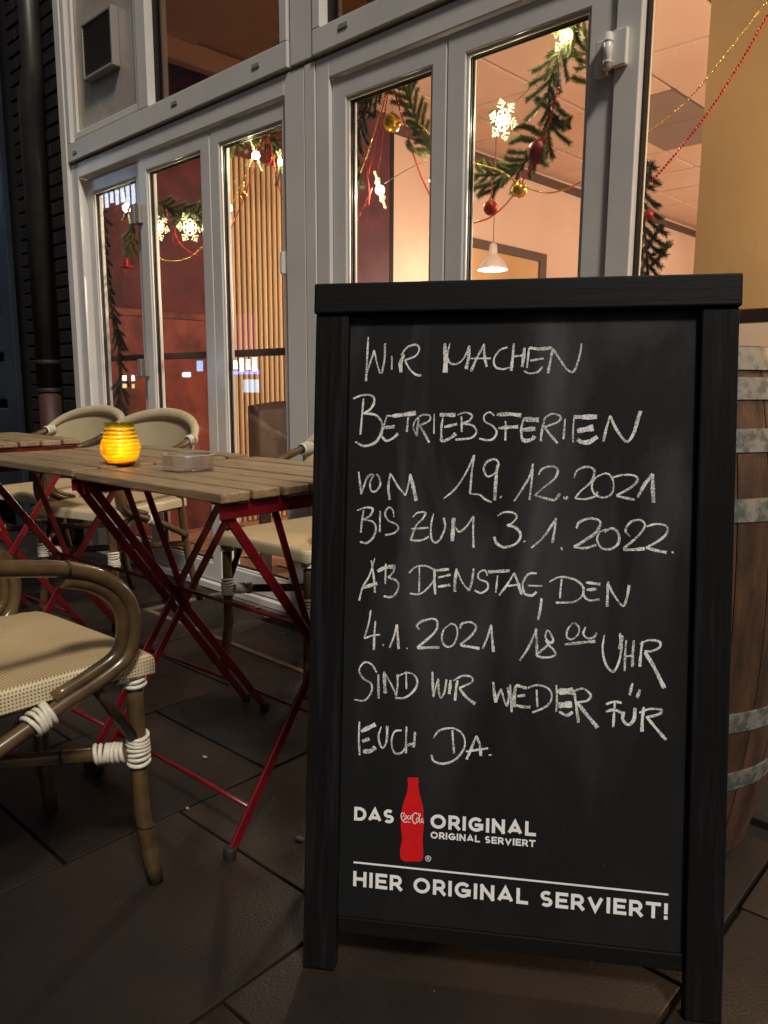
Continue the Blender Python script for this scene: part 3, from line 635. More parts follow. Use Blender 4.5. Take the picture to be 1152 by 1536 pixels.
garland([(150, 300), (158, 350), (160, 400), (166, 440), (170, 480), (180, 530), (182, 560), (180, 600), (186, 640)],
        [[(172, 490), (185, 515)], [(176, 505), (190, 525)], [(168, 470), (180, 485)], [(180, 575), (170, 600)], [(182, 580), (192, 605)], [(180, 600), (168, 622)], [(184, 615), (196, 632)]],
        'long dark spruce garland hanging down inside the leftmost door leaf', side=20, seed=18, mname='needle_dry')

def flake(px, py, size_px, label, yaw=0, tilt=0, rot=0, power=1.2, y=YD):
    c = at_y(px, py, y); D = (c - EYE).dot(CF); r = size_px / 2 * D / FPX * .86
    t = empty('snowflake_light', label, 'light', c, 0, 'snowflake lights on the string'); t.rotation_euler = (tilt, rot, yaw)
    f = MB()
    for k in range(6):
        a = k * math.pi / 3; dx, dz = math.cos(a), math.sin(a)
        def Q(u, v): return (dx * u - dz * v, 0, dz * u + dx * v)
        f.tube([Q(.12 * r, 0), Q(r, 0)], r * .045, 5); f.ball(Q(r, 0), r * .09, 6, 4)
        for u, w in ((.38, .20), (.62, .26), (.82, .14)):
            for sgn in (-1, 1):
                f.tube([Q(u * r, 0), Q((u + w * .55) * r, sgn * w * r)], r * .035, 4); f.ball(Q((u + w * .55) * r, sgn * w * r), r * .06, 5, 4)
    f.build('flake', M['flake'], t)
    f = MB(); f.ball((0, 0, 0), r * .27, 10, 8); f.build('bulb', M['led'], t)
    point('flake_light', (0, -.0 , r * .0), power, (1, .84, .50), .012, t).location = (0, -r * .35, 0)
flake(755, 180, 66, 'lit snowflake hanging free in the widest door leaf', -.08, .2, .45, 1.6)
flake(853, 52, 62, 'lit snowflake among the twigs at the top right of the widest door leaf', .1, .1, .4, 1.8)
flake(570, 285, 60, 'lit snowflake turned sideways in the narrow door leaf', -.5, .4, .6, 1.4)
flake(655, 246, 44, 'lit snowflake half hidden by the right stile of the narrow door leaf', -.35, .1, .1, .5)
flake(384, 233, 50, 'lit snowflake beside the red ribbon in the third door leaf', -.42, .5, .8, 1.1)
flake(422, 243, 42, 'lit snowflake half hidden at the right edge of the third door leaf', -.4, .3, .1, .6)
flake(343, 312, 48, 'lit snowflake half hidden at the left edge of the third door leaf', -.5, .1, .2, .7)
flake(285, 341, 50, 'lit snowflake at the right of the pair in the second door leaf', .5, .1, .1, 1.0)
flake(238, 341, 44, 'lit snowflake at the left of the pair in the second door leaf', .4, .0, .3, .8)
flake(190, 312, 52, 'lit snowflake seen edge on in the leftmost door leaf', -.5, .2, .1, .8)

def cord(pts, label, rad=.0012, y=YD):
    p = [at_y(a, b, y) for a, b in pts]; f = MB(); f.tube(catmull(p, 5), rad, 5)
    return tag(f.build('light_cord', M['wire']), label, 'cord')
cord([(820, 88), (796, 130), (768, 158)], 'thin cord running from the snowflake up into the widest leaf garland')
cord([(726, 190), (745, 180)], 'short cord left of the free hanging snowflake')
cord([(640, 240), (610, 255), (577, 275)], 'thin cord running to the sideways snowflake in the narrow leaf')
cord([(236, 331), (262, 330), (300, 331)], 'thin level cord between the two snowflakes in the second leaf')
cord([(342, 285), (366, 250), (380, 236)], 'thin slanting cord left of the ribbon in the third leaf')

def chain(pts, m, label, r=.0032, y=YD, step=None, smooth=True):
    p = catmull([at_y(a, b, y) for a, b in pts], 8); L = [0]
    for i in range(len(p) - 1): L.append(L[-1] + (p[i + 1] - p[i]).length)
    step = step or r * 2.25; f = MB(); s = 0; i = 0; o = p[0].copy()
    while s < L[-1]:
        while i < len(L) - 2 and L[i + 1] < s: i += 1
        q = p[i].lerp(p[i + 1], (s - L[i]) / max(1e-6, L[i + 1] - L[i])) - o
        f.ball(q, r, 7, 5); s += step
    ob = f.build('bead_chain', m); ob.location = o
    return tag(ob, label, 'bead chain', 'bead chains in the windows')
ya = Y + .075
chain([(714, 246), (730, 250), (752, 258), (778, 275), (800, 285), (825, 289), (850, 283), (878, 270)], M['goldbead'], 'gold bead chain sagging across the widest door leaf', y=ya)
chain([(712, 334), (735, 326), (760, 305), (785, 270), (803, 235), (822, 190), (838, 130)], M['redbead'], 'dark red bead chain rising through the widest door leaf', y=ya)
chain([(587, 122), (600, 165), (615, 215), (630, 260), (645, 293)], M['redbead'], 'red bead chain falling to the right in the narrow door leaf', y=ya)
chain([(585, 122), (578, 165), (572, 215), (565, 262)], M['redbead'], 'red bead chain falling straight behind the gold bauble', y=ya)
chain([(583, 124), (572, 170), (562, 215), (553, 262)], M['redbead'], 'second red bead chain beside the straight one in the narrow leaf', y=ya)
chain([(581, 126), (565, 185), (552, 228), (541, 258)], M['goldbead'], 'gold bead chain falling to the left in the narrow door leaf', y=ya)
chain([(544, 220), (550, 255), (554, 290), (553, 310)], M['redbead'], 'short red bead chain at the left of the narrow door leaf', y=ya, r=.0026)
chain([(558, 282), (548, 305), (532, 335)], M['redbead'], 'red bead chain slanting below the sideways snowflake', y=ya, r=.0028)
chain([(628, 185), (640, 196), (652, 205)], M['goldbead'], 'short gold bead chain at the right of the narrow door leaf', y=ya)
chain([(958, 206), (1000, 178), (1050, 130), (1110, 55), (1156, -5)], M['goldbead'], 'gold bead chain rising diagonally in the right window', y=ya)
chain([(978, 272), (1010, 235), (1060, 172), (1110, 95), (1158, 12)], M['redbead'], 'red bead chain rising diagonally in the right window', y=ya, r=.0036)
chain([(394, 200), (378, 240), (360, 280), (346, 312)], M['goldbead'], 'gold bead chain falling left in the third door leaf', y=ya)
chain([(397, 200), (385, 240), (368, 292), (352, 330), (343, 352)], M['redbead'], 'red bead chain falling left in the third door leaf', y=ya)
chain([(402, 200), (410, 240), (417, 275), (424, 300)], M['redbead'], 'red bead chain falling right in the third door leaf', y=ya)
chain([(236, 386), (250, 391), (270, 391), (288, 384), (304, 370)], M['goldbead'], 'gold bead chain sagging in the second door leaf', y=ya, r=.0030)
chain([(248, 312), (256, 340), (270, 365), (288, 381), (304, 386)], M['redbead'], 'red bead chain curving down in the second door leaf', y=ya, r=.0030)
chain([(170, 330), (172, 370), (182, 405), (194, 421), (203, 418)], M['redbead'], 'thin red bead chain under the red bell', y=ya, r=.0018)

def bauble(px, py, rp, m, label, up=20, y=Y + .085, cord_m='wire'):
    c = at_y(px, py, y); D = (c - EYE).dot(CF); r = rp * D / FPX
    t = empty('bauble', label, 'bauble', c)
    f = MB(); f.ball((0, 0, 0), r, 28, 18); f.build('ball', m, t)
    f = MB(); f.tube([(0, 0, r * .96), (0, 0, r * 1.14)], r * .16, 12); f.build('cap', M['goldbead'], t)
    h = up * D / FPX; f = MB(); f.tube([(-.0, 0, r * 1.1), (.002, 0, r + h)], .0009 if cord_m == 'wire' else .0018, 5); f.build('loop', M[cord_m], t)
bauble(808, 228, 17.5, M['winebauble'], 'large dark red bauble hanging in the widest door leaf', 24, cord_m='ribbon')
bauble(779, 285, 11.5, M['gold'], 'small gold bauble on the sagging gold chain', 14, cord_m='ribbon')
bauble(736, 312, 11, M['redbauble'], 'small red bauble above the pendant lamp', 26, cord_m='ribbon')
bauble(588, 184, 13.5, M['gold'], 'gold bauble hanging high in the narrow door leaf', 44)
bauble(366, 292, 5.5, M['gold'], 'tiny gold bauble on the chains in the third door leaf', 14, cord_m='goldbead')
bauble(973, 322, 7.5, M['redbauble'], 'tiny red bauble in the dark spruce branch of the right window', 10, y=YD - .03)
t = empty('bell', 'small shiny red bell hanging in the leftmost door leaf', 'bell', at_y(191, 402, Y + .09))
f = MB(); f.lathe([(.030, 0), (.028, .006), (.019, .016), (.016, .034), (.010, .046), (.001, .050)], n=24); f.build('bell_body', M['redbauble'], t, solid=.001)
f = MB(); f.ball((0, 0, -.002), .006, 8, 6); f.build('clapper', M['gold'], t)
f = MB(); f.tube([(0, 0, .05), (0, 0, .085)], .001, 5); f.build('loop', M['wire'], t)
def ribbon(px, py, h, label):
    c = at_y(px, py, Y + .08); f = MB()
    for s in (-1, 1):
        p = catmull([(0, 0, 0), (s * .012, -.004, -h * .4), (s * .016, .0, -h * .8), (s * .004, .003, -h)], 4)
        for i in range(len(p) - 1): f.bar(p[i], p[i + 1], .009, .0012, up=(0, 1, 0))
    o = f.build('ribbon', M['ribbon']); o.location = c; tag(o, label, 'ribbon')
ribbon(402, 204, .10, 'shiny red ribbon hanging at the top of the third door leaf')
ribbon(262, 342, .075, 'red ribbon hanging between the two snowflakes of the second leaf')

# ------------------------------------------------------------------ chalkboard sign (A-frame)
SO = Vector((-.8404, .6939, 0)); psi, lean, SW, SH, sroll = R(34.337), R(8.946), .6268, 1.0799, .00858
e1 = Vector((math.cos(psi), math.sin(psi), 0)); nb = Vector((-math.sin(psi), math.cos(psi), 0)); e2 = UP * math.cos(lean) + nb * math.sin(lean)
su = e1 * math.cos(sroll) + e2 * math.sin(sroll); sv = e2 * math.cos(sroll) - e1 * math.sin(sroll); sn = su.cross(sv)     # sn points to the back? checked below
if sn.dot(EYE - SO) < 0: fn = -sn
else: fn = sn
sign = empty('chalkboard_sign', 'black wooden A-frame chalkboard with German holiday notice written in chalk', 'sign', SO)
sign.matrix_world = Matrix(((su.x, -fn.x, sv.x, SO.x), (su.y, -fn.y, sv.y, SO.y), (su.z, -fn.z, sv.z, SO.z), (0, 0, 0, 1)))   # local: x right, y to the back, z up the board
def uv(px, py):
    d = ray(px, py); t = (SO - EYE).dot(fn) / d.dot(fn); p = EYE + d * t - SO; return p.dot(su), p.dot(sv)
ST = .0525
f = MB(); f.box(0, ST, 0, .024, .004, 1.0325); f.build('stile', M['boardwood'], sign, bevel=.003)
f = MB(); f.box(SW - ST, SW, 0, .024, -.006, 1.0325); f.build('stile', M['boardwood'], sign, bevel=.003)
hz = mat('black_wood_rail', (.0055, .0055, .0055), .5, col2=(.008, .008, .008), nscale=5, ndet=8, stretch=(.8, 14, 14), spec=.2, contrast=(.45, .75), bump=.15, bscale=10)
f = MB(); f.box(-.002, SW + .002, -.006, .026, 1.033, SH); f.build('top_rail', hz, sign, bevel=.003)
f = MB(); f.box(ST + .001, SW - ST - .001, .009, .022, .060, .086); f.build('bottom_rail', hz, sign, bevel=.002)
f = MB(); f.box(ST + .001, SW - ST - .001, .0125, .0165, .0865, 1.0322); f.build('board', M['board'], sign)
BY = .0120
# back leaf
bl = MB(); q = Matrix.Rotation(R(2 * 8.946 + 2), 4, 'X')
def bk(x0, x1, y0, y1, z0, z1, nm, m):
    f = MB(); f.box(x0, x1, y0, y1, z0, z1)
    f.v = [tuple((q @ (Vector(v) - Vector((0, .04, SH)))) + Vector((0, .04, SH))) for v in f.v]; f.build(nm, m, sign, bevel=.003)
bk(0, ST, .03, .054, .0, 1.03, 'rear_stile', M['boardwood']); bk(SW - ST, SW, .03, .054, .0, 1.03, 'rear_stile', M['boardwood'])
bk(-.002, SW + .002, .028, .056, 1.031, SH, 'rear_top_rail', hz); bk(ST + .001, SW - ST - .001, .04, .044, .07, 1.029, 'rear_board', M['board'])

def ribbon2d(f, pts, w, y, wfun=None, k=5, straight=False, miter=True):
    p = [Vector((a, b)) for a, b in pts]
    if not straight and len(p) > 2: p = [Vector((v.x, v.y)) for v in catmull([Vector((a.x, a.y, 0)) for a in p], k)]
    n = len(p); vs = []
    for i in range(n):
        d0 = (p[i] - p[i - 1]).normalized() if i else (p[1] - p[0]).normalized()
        d1 = (p[i + 1] - p[i]).normalized() if i < n - 1 else d0
        t = (d0 + d1); t = t.normalized() if t.length > 1e-6 else d1
        nr = Vector((-t.y, t.x)); sc = 1 / max(.45, nr.dot(Vector((-d1.y, d1.x)))) if miter else 1
        ww = w * (wfun(i / (n - 1)) if wfun else 1) / 2 * sc
        vs += [(p[i].x + nr.x * ww, y, p[i].y + nr.y * ww), (p[i].x - nr.x * ww, y, p[i].y - nr.y * ww)]
    f.add(vs, [(2 * i, 2 * i + 1, 2 * i + 3, 2 * i + 2) for i in range(n - 1)])
CH = [   # (scale, ox, oy, strokes...) traced handwriting, one list per written line; third value = stroke width factor
 ('WIR MACHEN', [(3.84, 500, 480, [([(193,88),(187,200),(180,345)],1),([(183,300),(205,235),(229,165)],.9),([(229,165),(242,235),(262,300)],.9),([(272,300),(288,215),(290,125)],1),
   ([(330,198),(330,278)],.8),([(402,188),(385,240),(382,295)],1.5),([(392,200),(372,245),(380,285)],.8),([(384,195),(420,148),(470,133),(490,158),(468,198),(408,222)],1),([(405,222),(432,272),(468,306),(502,312)],1.1),
   ([(638,125),(642,210),(640,295)],1.9),([(668,122),(652,200),(650,288)],.9),([(655,205),(668,238),(700,246),(738,225),(765,180),(782,138)],1),([(780,140),(776,210),(762,275)],1.4),
   ([(868,128),(825,210),(790,288)],1.2),([(865,130),(870,200),(882,262)],1.3),([(788,213),(905,212)],1),([(1003,148),(958,165),(925,215),(932,260),(975,275),(1015,265)],1)]),
  (3.84, 760, 480, [([(42,125),(35,200),(26,285)],1.3),([(36,200),(105,193)],1),([(104,150),(98,205),(90,262)],1.5),([(130,150),(124,210),(118,268)],1),([(132,150),(195,158),(260,150)],1.4),([(135,226),(215,212)],1.1),([(100,285),(130,299),(178,292),(208,262)],1.1),
   ([(268,152),(255,225),(240,298)],1.1),([(268,155),(310,220),(350,275),(380,292),(400,270),(425,195),(436,125)],1.1)])]),
 ('BETRIEBSFERIEN', [(3.84, 500, 480, [([(105,447),(160,426),(215,430),(228,465),(205,508),(165,532)],1.1),([(166,445),(156,555),(147,655)],1.1),([(165,532),(235,542),(272,585),(270,640),(235,700),(170,722),(118,698)],1.2),
   ([(302,545),(285,600),(268,662)],1),([(300,545),(350,550)],1),([(335,548),(400,540),(470,530)],1.9),([(425,555),(417,640)],1),([(280,616),(346,610)],1.7),([(270,665),(298,692),(335,678),(366,650)],1.4),
   ([(487,560),(480,610),(474,665)],1.1),([(476,558),(455,605),(468,652)],.9),([(470,572),(505,542),(550,545),(548,575),(492,602)],1),([(490,602),(520,650),(547,702)],1.2),([(577,535),(575,652)],.8),
   ([(627,555),(618,620),(618,680)],1.1),([(608,540),(700,542)],1.9),([(635,612),(710,595)],1.4),([(610,682),(630,692),(672,675),(702,650)],1.5),
   ([(735,550),(737,640)],1),([(710,541),(760,527),(797,545),(780,575),(745,592),(800,602),(822,640),(790,675),(700,685)],1.1),
   ([(927,546),(898,525),(868,545),(872,580),(912,602),(940,640),(920,680),(880,688),(838,678)],1.1),([(940,540),(1010,536),(1082,544)],1.8),([(992,575),(990,690)],1),([(950,618),(1065,610)],1.6)]),
  (3.84, 760, 480, [([(97,565),(85,625),(88,680)],1.1),([(95,566),(188,570)],2.1),([(95,628),(166,622)],2),([(85,676),(108,692),(148,682),(162,664)],1.9),
   ([(212,590),(203,645),(198,695)],1.1),([(216,592),(222,560),(268,534),(312,550),(300,580),(222,612)],1),([(215,602),(248,650),(296,706)],1.3),([(340,562),(330,682)],1.1),
   ([(392,555),(386,630),(386,700)],1),([(390,553),(525,552)],2.3),([(410,636),(505,615)],2.4),([(410,685),(440,700),(480,698),(528,668)],2.2),
   ([(602,545),(580,620),(562,695)],1.2),([(602,545),(632,612),(680,684),(710,692),(742,640),(762,570),(780,518)],1.5)])]),
 ('VOM 19.12.2021', [(3.84, 500, 480, [([(137,872),(145,940),(152,1002)],1.1),([(152,1002),(188,905),(220,885)],1),([(226,888),(205,930),(208,978),(235,986),(262,950),(256,905),(240,886)],1),
   ([(322,880),(310,960),(318,1035)],1.3),([(325,885),(368,960),(410,1010)],.9),([(410,1010),(428,940),(437,885)],.9),([(437,885),(455,960),(472,1042)],1.8),
   ([(632,1028),(700,970),(760,880),(810,775)],1),([(810,775),(795,880),(785,1000)],1.1),([(932,880),(888,900),(865,858),(882,815),(930,800),(952,828),(934,878)],1),([(944,832),(935,930),(928,1040)],1.5),([(785,1000),(840,1006),(870,1030),(910,1050)],1),([(962,1016),(968,1020)],1.4)]),
  (3.84, 760, 480, [([(42,1045),(92,970),(132,900),(153,825)],1.1),([(153,825),(145,925),(133,1035)],1.1),([(185,890),(207,855),(260,840),(297,860),(280,910),(220,960),(163,1008)],1.1),([(163,1008),(230,1027),(280,1035),(310,998)],1.2),([(330,1018),(343,1030),(355,1016)],1.1),
   ([(392,908),(410,865),(465,843),(510,865),(490,930),(430,985),(398,1026)],1),([(398,1028),(460,1031),(510,1016),(530,990)],1),([(572,880),(520,905),(495,950),(510,1000),(560,1022),(610,1000),(622,940),(602,892),(572,880)],1),
   ([(615,905),(680,890),(745,895),(760,925),(720,965),(638,1010)],1.2),([(638,1012),(700,1026),(745,1035)],1.3),([(762,1022),(800,950),(850,885)],1.6),([(850,885),(850,960),(855,1052)],1.9)])]),
 ('BIS ZUM 3.1.2022.', [(3.84, 500, 760, [([(128,22),(180,5),(218,12),(205,50),(165,76)],1),([(166,20),(155,95),(150,150)],1),([(165,76),(215,85),(238,120),(225,172),(188,210),(145,205)],1.1),([(262,25),(260,148)],1),([(342,60),(336,20),(312,5),(290,40),(310,80),(355,102),(368,128),(340,155),(290,165)],1),
   ([(450,62),(480,35),(525,35),(508,72),(470,112),(440,195)],1),([(442,128),(542,122)],1),([(440,196),(500,196),(545,175)],1.1),([(572,40),(558,110),(560,180),(580,208),(610,190),(640,120),(632,65)],1.2),([(690,65),(686,130),(682,200)],1.9),([(700,118),(722,145),(762,118),(806,55)],1),([(806,55),(803,150),(805,240)],1.1),
   ([(943,55),(985,32),(1040,36),(1056,62),(1030,95),(1000,108)],1),([(1000,108),(1050,122),(1080,165),(1052,215),(985,236),(942,215),(925,175)],1.2),([(1098,200),(1102,206)],1.3)]),
  (3.6, 740, 740, [([(205,298),(270,240),(320,170),(342,135)],1.2),([(340,137),(333,200),(320,270)],1.2),([(368,302),(376,300)],1.8),([(452,190),(470,155),(530,136),(583,155),(560,210),(500,255),(438,292)],1.2),([(438,293),(500,298),(560,280)],1.2),
   ([(622,195),(580,210),(565,252),(590,297),(640,302),(682,270),(680,215),(645,190),(605,210)],1.1),([(745,235),(720,200),(750,155),(800,145),(826,175),(790,230),(710,300)],1.1),([(708,306),(770,306),(825,300)],1.5),([(835,180),(890,166),(945,180),(942,222),(890,265),(832,295)],1.1),([(832,295),(890,312),(945,322)],1.5),([(975,314),(979,326)],1.2)])]),
 ('AB DIENSTAG, DEN', [(3.84, 500, 760, [([(232,298),(200,400),(160,470),(140,546)],1),([(210,312),(224,400),(232,500)],1),([(155,474),(245,446)],1.9),([(246,376),(298,352),(350,350)],1.8),([(295,330),(293,400),(291,450)],.9),([(350,352),(335,385),(308,412)],1),([(308,412),(352,428),(370,462),(350,510),(320,526),(283,520)],1.2),
   ([(490,350),(490,430),(488,500)],1),([(430,386),(470,350),(530,345),(575,372),(576,420),(542,470),(492,508),(435,505)],1),([(577,360),(578,440),(583,510)],1.3),([(585,372),(662,364)],1.3),([(600,412),(672,395)],1.2),([(598,466),(670,455)],1.3),
   ([(707,360),(698,430),(696,495)],1.4),([(707,365),(740,440),(780,490)],1),([(780,490),(797,430),(806,360)],1.2),([(886,402),(872,370),(836,384),(836,420),(882,440),(888,475),(850,502),(813,488)],1.1),([(890,380),(1015,372)],1.6),([(946,400),(935,500)],1),
   ([(1042,385),(1000,455),(953,516)],1.1),([(1042,385),(1062,440),(1085,510)],1.3),([(1000,462),(1078,452)],1)]),
  (3.6, 740, 740, [([(237,435),(190,440),(160,490),(170,545),(210,556),(235,535)],1.1),([(188,502),(268,504)],1.1),([(262,572),(255,630),(243,690)],1.2),([(372,465),(366,520),(362,572)],1),([(303,482),(360,456),(430,465),(482,500),(488,550),(440,590),(340,596)],1.1),
   ([(495,510),(490,550),(520,582),(578,578)],1),([(505,486),(585,496)],1.6),([(508,526),(562,520)],1.4),([(625,480),(622,550),(620,618)],1.4),([(625,490),(650,542),(690,600),(712,616)],1),([(712,616),(730,560),(740,500)],1.4)])]),
 ('4.1.2021 18 UHR', [(3.84, 500, 760, [([(208,602),(195,680),(170,765)],1),([(170,767),(215,750),(262,745)],1),([(235,665),(228,750),(226,832)],1.1),([(278,802),(283,806)],1.5),([(316,822),(342,755),(360,685)],1.1),([(360,685),(365,760),(370,828)],1.2),([(416,826),(421,824)],.9),
   ([(490,715),(476,690),(510,665),(570,652),(595,672),(580,730),(478,820)],1.1),([(478,822),(608,818)],1.4),([(672,680),(630,720),(622,780),(650,815),(690,800),(712,740),(702,692),(672,680)],1.1),([(725,710),(740,680),(790,672),(820,702),(790,752),(728,802)],1.1),([(728,806),(790,816),(840,825)],1.5),([(858,825),(888,755),(908,688)],1.1),([(908,688),(914,770),(922,845)],1.3)]),
  (3.6, 740, 740, [([(143,912),(190,840),(237,740)],1.3),([(230,735),(236,810),(236,880)],1.3),([(290,745),(284,785),(310,815),(326,800),(305,755),(288,745)],1),([(326,800),(270,850),(236,880),(262,893),(310,892),(338,878),(325,850),(305,830),(285,800)],1.1),
   ([(434,705),(405,740),(400,780),(425,796),(460,770),(466,730),(440,705)],1),([(502,728),(490,765),(512,790),(545,785),(564,760)],1.1),([(388,824),(555,806)],1.3),([(605,772),(595,850),(612,930),(650,972),(680,930),(697,850),(690,762)],1.3),([(700,775),(692,850)],1.8),
   ([(724,800),(718,880),(716,968)],1.2),([(766,800),(760,870),(758,945)],1.3),([(720,890),(765,884)],1),([(812,805),(803,880),(798,945)],1.3),([(798,822),(850,800),(906,810),(905,840),(862,860),(825,862)],1.1),([(825,865),(872,940),(932,1062)],1.7)])]),
 ('SIND WIR WIEDER FUR', [(3.84, 500, 760, [([(242,965),(215,920),(172,905),(140,950),(165,1000),(210,1030),(210,1080),(170,1127),(112,1122)],1),([(252,975),(252,1050),(254,1115)],1.2),([(286,960),(288,1030),(292,1085)],1.6),([(290,968),(330,1040),(356,1100)],.9),([(356,1100),(364,1030),(362,975)],1),
   ([(413,958),(415,1060)],.9),([(365,985),(420,965),(465,985),(478,1030),(450,1080),(402,1112),(350,1112)],1.1),([(566,960),(568,1030),(572,1108)],1.4),([(572,1106),(586,1050),(601,1000)],.9),([(601,1000),(603,1070),(614,1112),(636,1080),(648,1005)],1.1),([(672,1008),(668,1050),(664,1090)],1.4),
   ([(712,1010),(702,1070),(698,1128)],1.4),([(688,1012),(740,985),(790,990),(795,1020),(722,1056)],1.1),([(722,1056),(765,1110),(815,1148)],1.4),([(920,1020),(926,1080),(936,1140)],1.5),([(936,1140),(952,1090),(966,1060)],1),([(966,1060),(985,1130),(1000,1162)],1),([(1000,1162),(1012,1100),(1004,1050)],1.2),([(1018,1035),(1022,1110),(1028,1196)],1.1)]),
  (3.6, 740, 740, [([(122,1048),(112,1110),(114,1165)],1.8),([(122,1045),(180,1062)],1.3),([(130,1106),(172,1100)],1.3),([(122,1155),(160,1163),(200,1165)],1.4),([(235,1070),(240,1165)],1),([(183,1062),(240,1045),(300,1065),(318,1110),(290,1160),(212,1195)],1.1),
   ([(343,1045),(346,1120),(342,1190)],1),([(352,1082),(435,1078)],2.6),([(352,1156),(428,1150)],2.6),([(358,1190),(398,1210),(432,1192)],1.4),([(440,1072),(452,1165),(464,1250)],1.4),([(436,1078),(490,1065),(530,1100),(510,1130),(452,1140)],1.1),([(455,1140),(512,1210),(568,1278)],1.6),
   ([(613,1150),(658,1136),(700,1142)],1.2),([(613,1190),(658,1180),(700,1197)],1.3),([(662,1140),(653,1275)],1.3),([(712,1190),(705,1232),(735,1262),(766,1232),(772,1170)],1.4),([(758,1035),(742,1100)],1.5),([(800,1070),(782,1115)],1.5),
   ([(820,1165),(812,1230),(810,1300)],1.5),([(795,1197),(850,1176),(915,1180),(900,1205),(832,1222)],1.2),([(840,1225),(890,1285),(942,1345)],1.6)])]),
 ('EUCH DA.', [(3.84, 500, 760, [([(142,1250),(138,1350),(143,1445)],1),([(152,1308),(235,1266)],1.9),([(158,1366),(200,1350)],1.5),([(163,1424),(208,1420),(235,1398)],1.9),([(268,1280),(252,1340),(272,1402),(298,1370),(304,1275)],1.1),([(388,1300),(345,1310),(328,1370),(345,1430),(385,1432),(412,1400)],1.1),
   ([(415,1278),(412,1435)],1.1),([(465,1310),(456,1400)],1.2),([(415,1390),(462,1376)],1.2),([(682,1300),(692,1435)],1),([(572,1345),(610,1300),(690,1290),(745,1330),(752,1400),(700,1470),(630,1495),(575,1480),(560,1445)],1.2),([(820,1335),(795,1400),(765,1470)],1.3),([(820,1332),(842,1385),(848,1450)],1.2),([(760,1425),(890,1405)],1.2),([(893,1446),(910,1444)],.9)])])]
wcount = 0
random.seed(5)
for name, blocks in CH:
    allst = []
    for sc, ox, oy, strokes in blocks:
        for pts, w in strokes: allst.append(([uv(ox + a / sc, oy + b / sc) for a, b in pts], w))
    allst.sort(key=lambda t: min(p[0] for p in t[0])); words = []; edge = -9
    for st_ in allst:
        if min(p[0] for p in st_[0]) > edge + .011: words.append([])
        words[-1].append(st_); edge = max(edge, max(p[0] for p in st_[0]))
    for strokes in words:
        f = MB()
        for q, w in strokes:
            if len(q) == 2: q = [q[0], tuple((q[0][i] + q[1][i]) / 2 + random.uniform(-.0003, .0003) for i in (0, 1)), q[1]]
            a0, b0 = random.uniform(.7, 1), random.uniform(.8, 1.1)
            wcount += 1; yy = BY - .00002 * (wcount % 9)
            ribbon2d(f, q, .0030 * w ** 1.2, yy, lambda t, a0=a0, b0=b0, ph=random.uniform(0, 6): (a0 + (b0 - a0) * t) * (.72 + .28 * math.sin(min(1, t * 6) * 1.57)) * (1 + .13 * math.sin(t * 9 + ph) + .07 * math.sin(t * 31 + ph * 3)), k=6)
        o = f.build('chalk_word', M['chalk'], sign)
# printed lettering: stroke letters on a unit cap height
def glyph(c):
    O = lambda cx=.5, w=.5: [(cx + w * math.cos(a), .5 + .5 * math.sin(a)) for a in [math.pi / 2 + 2 * math.pi * i / 28 for i in range(29)]]
    def arc(cx, cy, rx, ry, a0, a1, n=12): return [(cx + rx * math.cos(R(a0 + (a1 - a0) * i / n)), cy + ry * math.sin(R(a0 + (a1 - a0) * i / n))) for i in range(n + 1)]
    G = {'H': (.78, [[(0, 0), (0, 1)], [(.78, 0), (.78, 1)], [(0, .5), (.78, .5)]]), 'I': (0, [[(0, 0), (0, 1)]]),
         'E': (.62, [[(0, 0), (0, 1)], [(0, 1), (.64, 1)], [(0, .5), (.56, .5)], [(0, 0), (.66, 0)]]),
         'R': (.68, [[(0, 0), (0, 1)], [(0, 1), (.36, 1)] + arc(.38, .70, .28, .30, 90, -90) + [(0, .40)], [(.36, .40), (.70, 0)]]),
         'O': (1.0, [O()]), 'G': (.94, [arc(.48, .5, .48, .5, 40, 360, 24)[0:24] + [(.94, .46)], [(.94, .46), (.52, .46)], [(.93, .46), (.93, .16)]]),
         'N': (.78, [[(0, 0), (0, 1)], [(0, 1), (.78, 0)], [(.78, 0), (.78, 1)]]), 'A': (.92, [[(0, 0), (.46, 1), (.92, 0)], [(.16, .25), (.76, .25)]]),
         'L': (.58, [[(0, 1), (0, 0)], [(0, 0), (.60, 0)]]),
         'S': (.64, [arc(.33, .735, .30, .265, 40, 262, 12) + arc(.33, .245, .31, .255, 82, -145, 14)]),
         'V': (.88, [[(0, 1), (.44, 0), (.88, 1)]]), 'T': (.78, [[(0, 1), (.78, 1)], [(.39, 0), (.39, 1)]]),
         'D': (.80, [[(0, 0), (0, 1)], [(0, 1), (.30, 1)] + arc(.32, .5, .48, .5, 90, -90, 16) + [(0, 0)]]),
         '!': (0, [[(0, .42), (0, 1)], [(0, -.01), (0, .015)]]), ' ': (.18, [])}
    return G[c]
def word(f, text, u0, v0, width, cap, th, dv=0):
    KX = 1.1; tot = KX * sum(glyph(c)[0] for c in text) ; n = len(text)
    inner = cap - th; gap = (width - th - tot * inner) / (n - 1); x = u0 + th / 2; cnt = 0
    for c in text:
        w, st = glyph(c)
        for s in st:
            pts = [(x + a * KX * inner, v0 + th / 2 + b * inner + dv * (x + a * KX * inner - u0)) for a, b in s]
            if len(pts) == 2:   # square ends
                a, b = Vector(pts[0]), Vector(pts[1]); d = (b - a).normalized() * th / 2; pts = [tuple(a - d), tuple(b + d)]
                if c in 'EHLTRD' : pass
            cnt += 1; ribbon2d(f, pts, th, BY - .00001 * (cnt % 17) - .0001, straight=True)
        x += w * KX * inner + gap
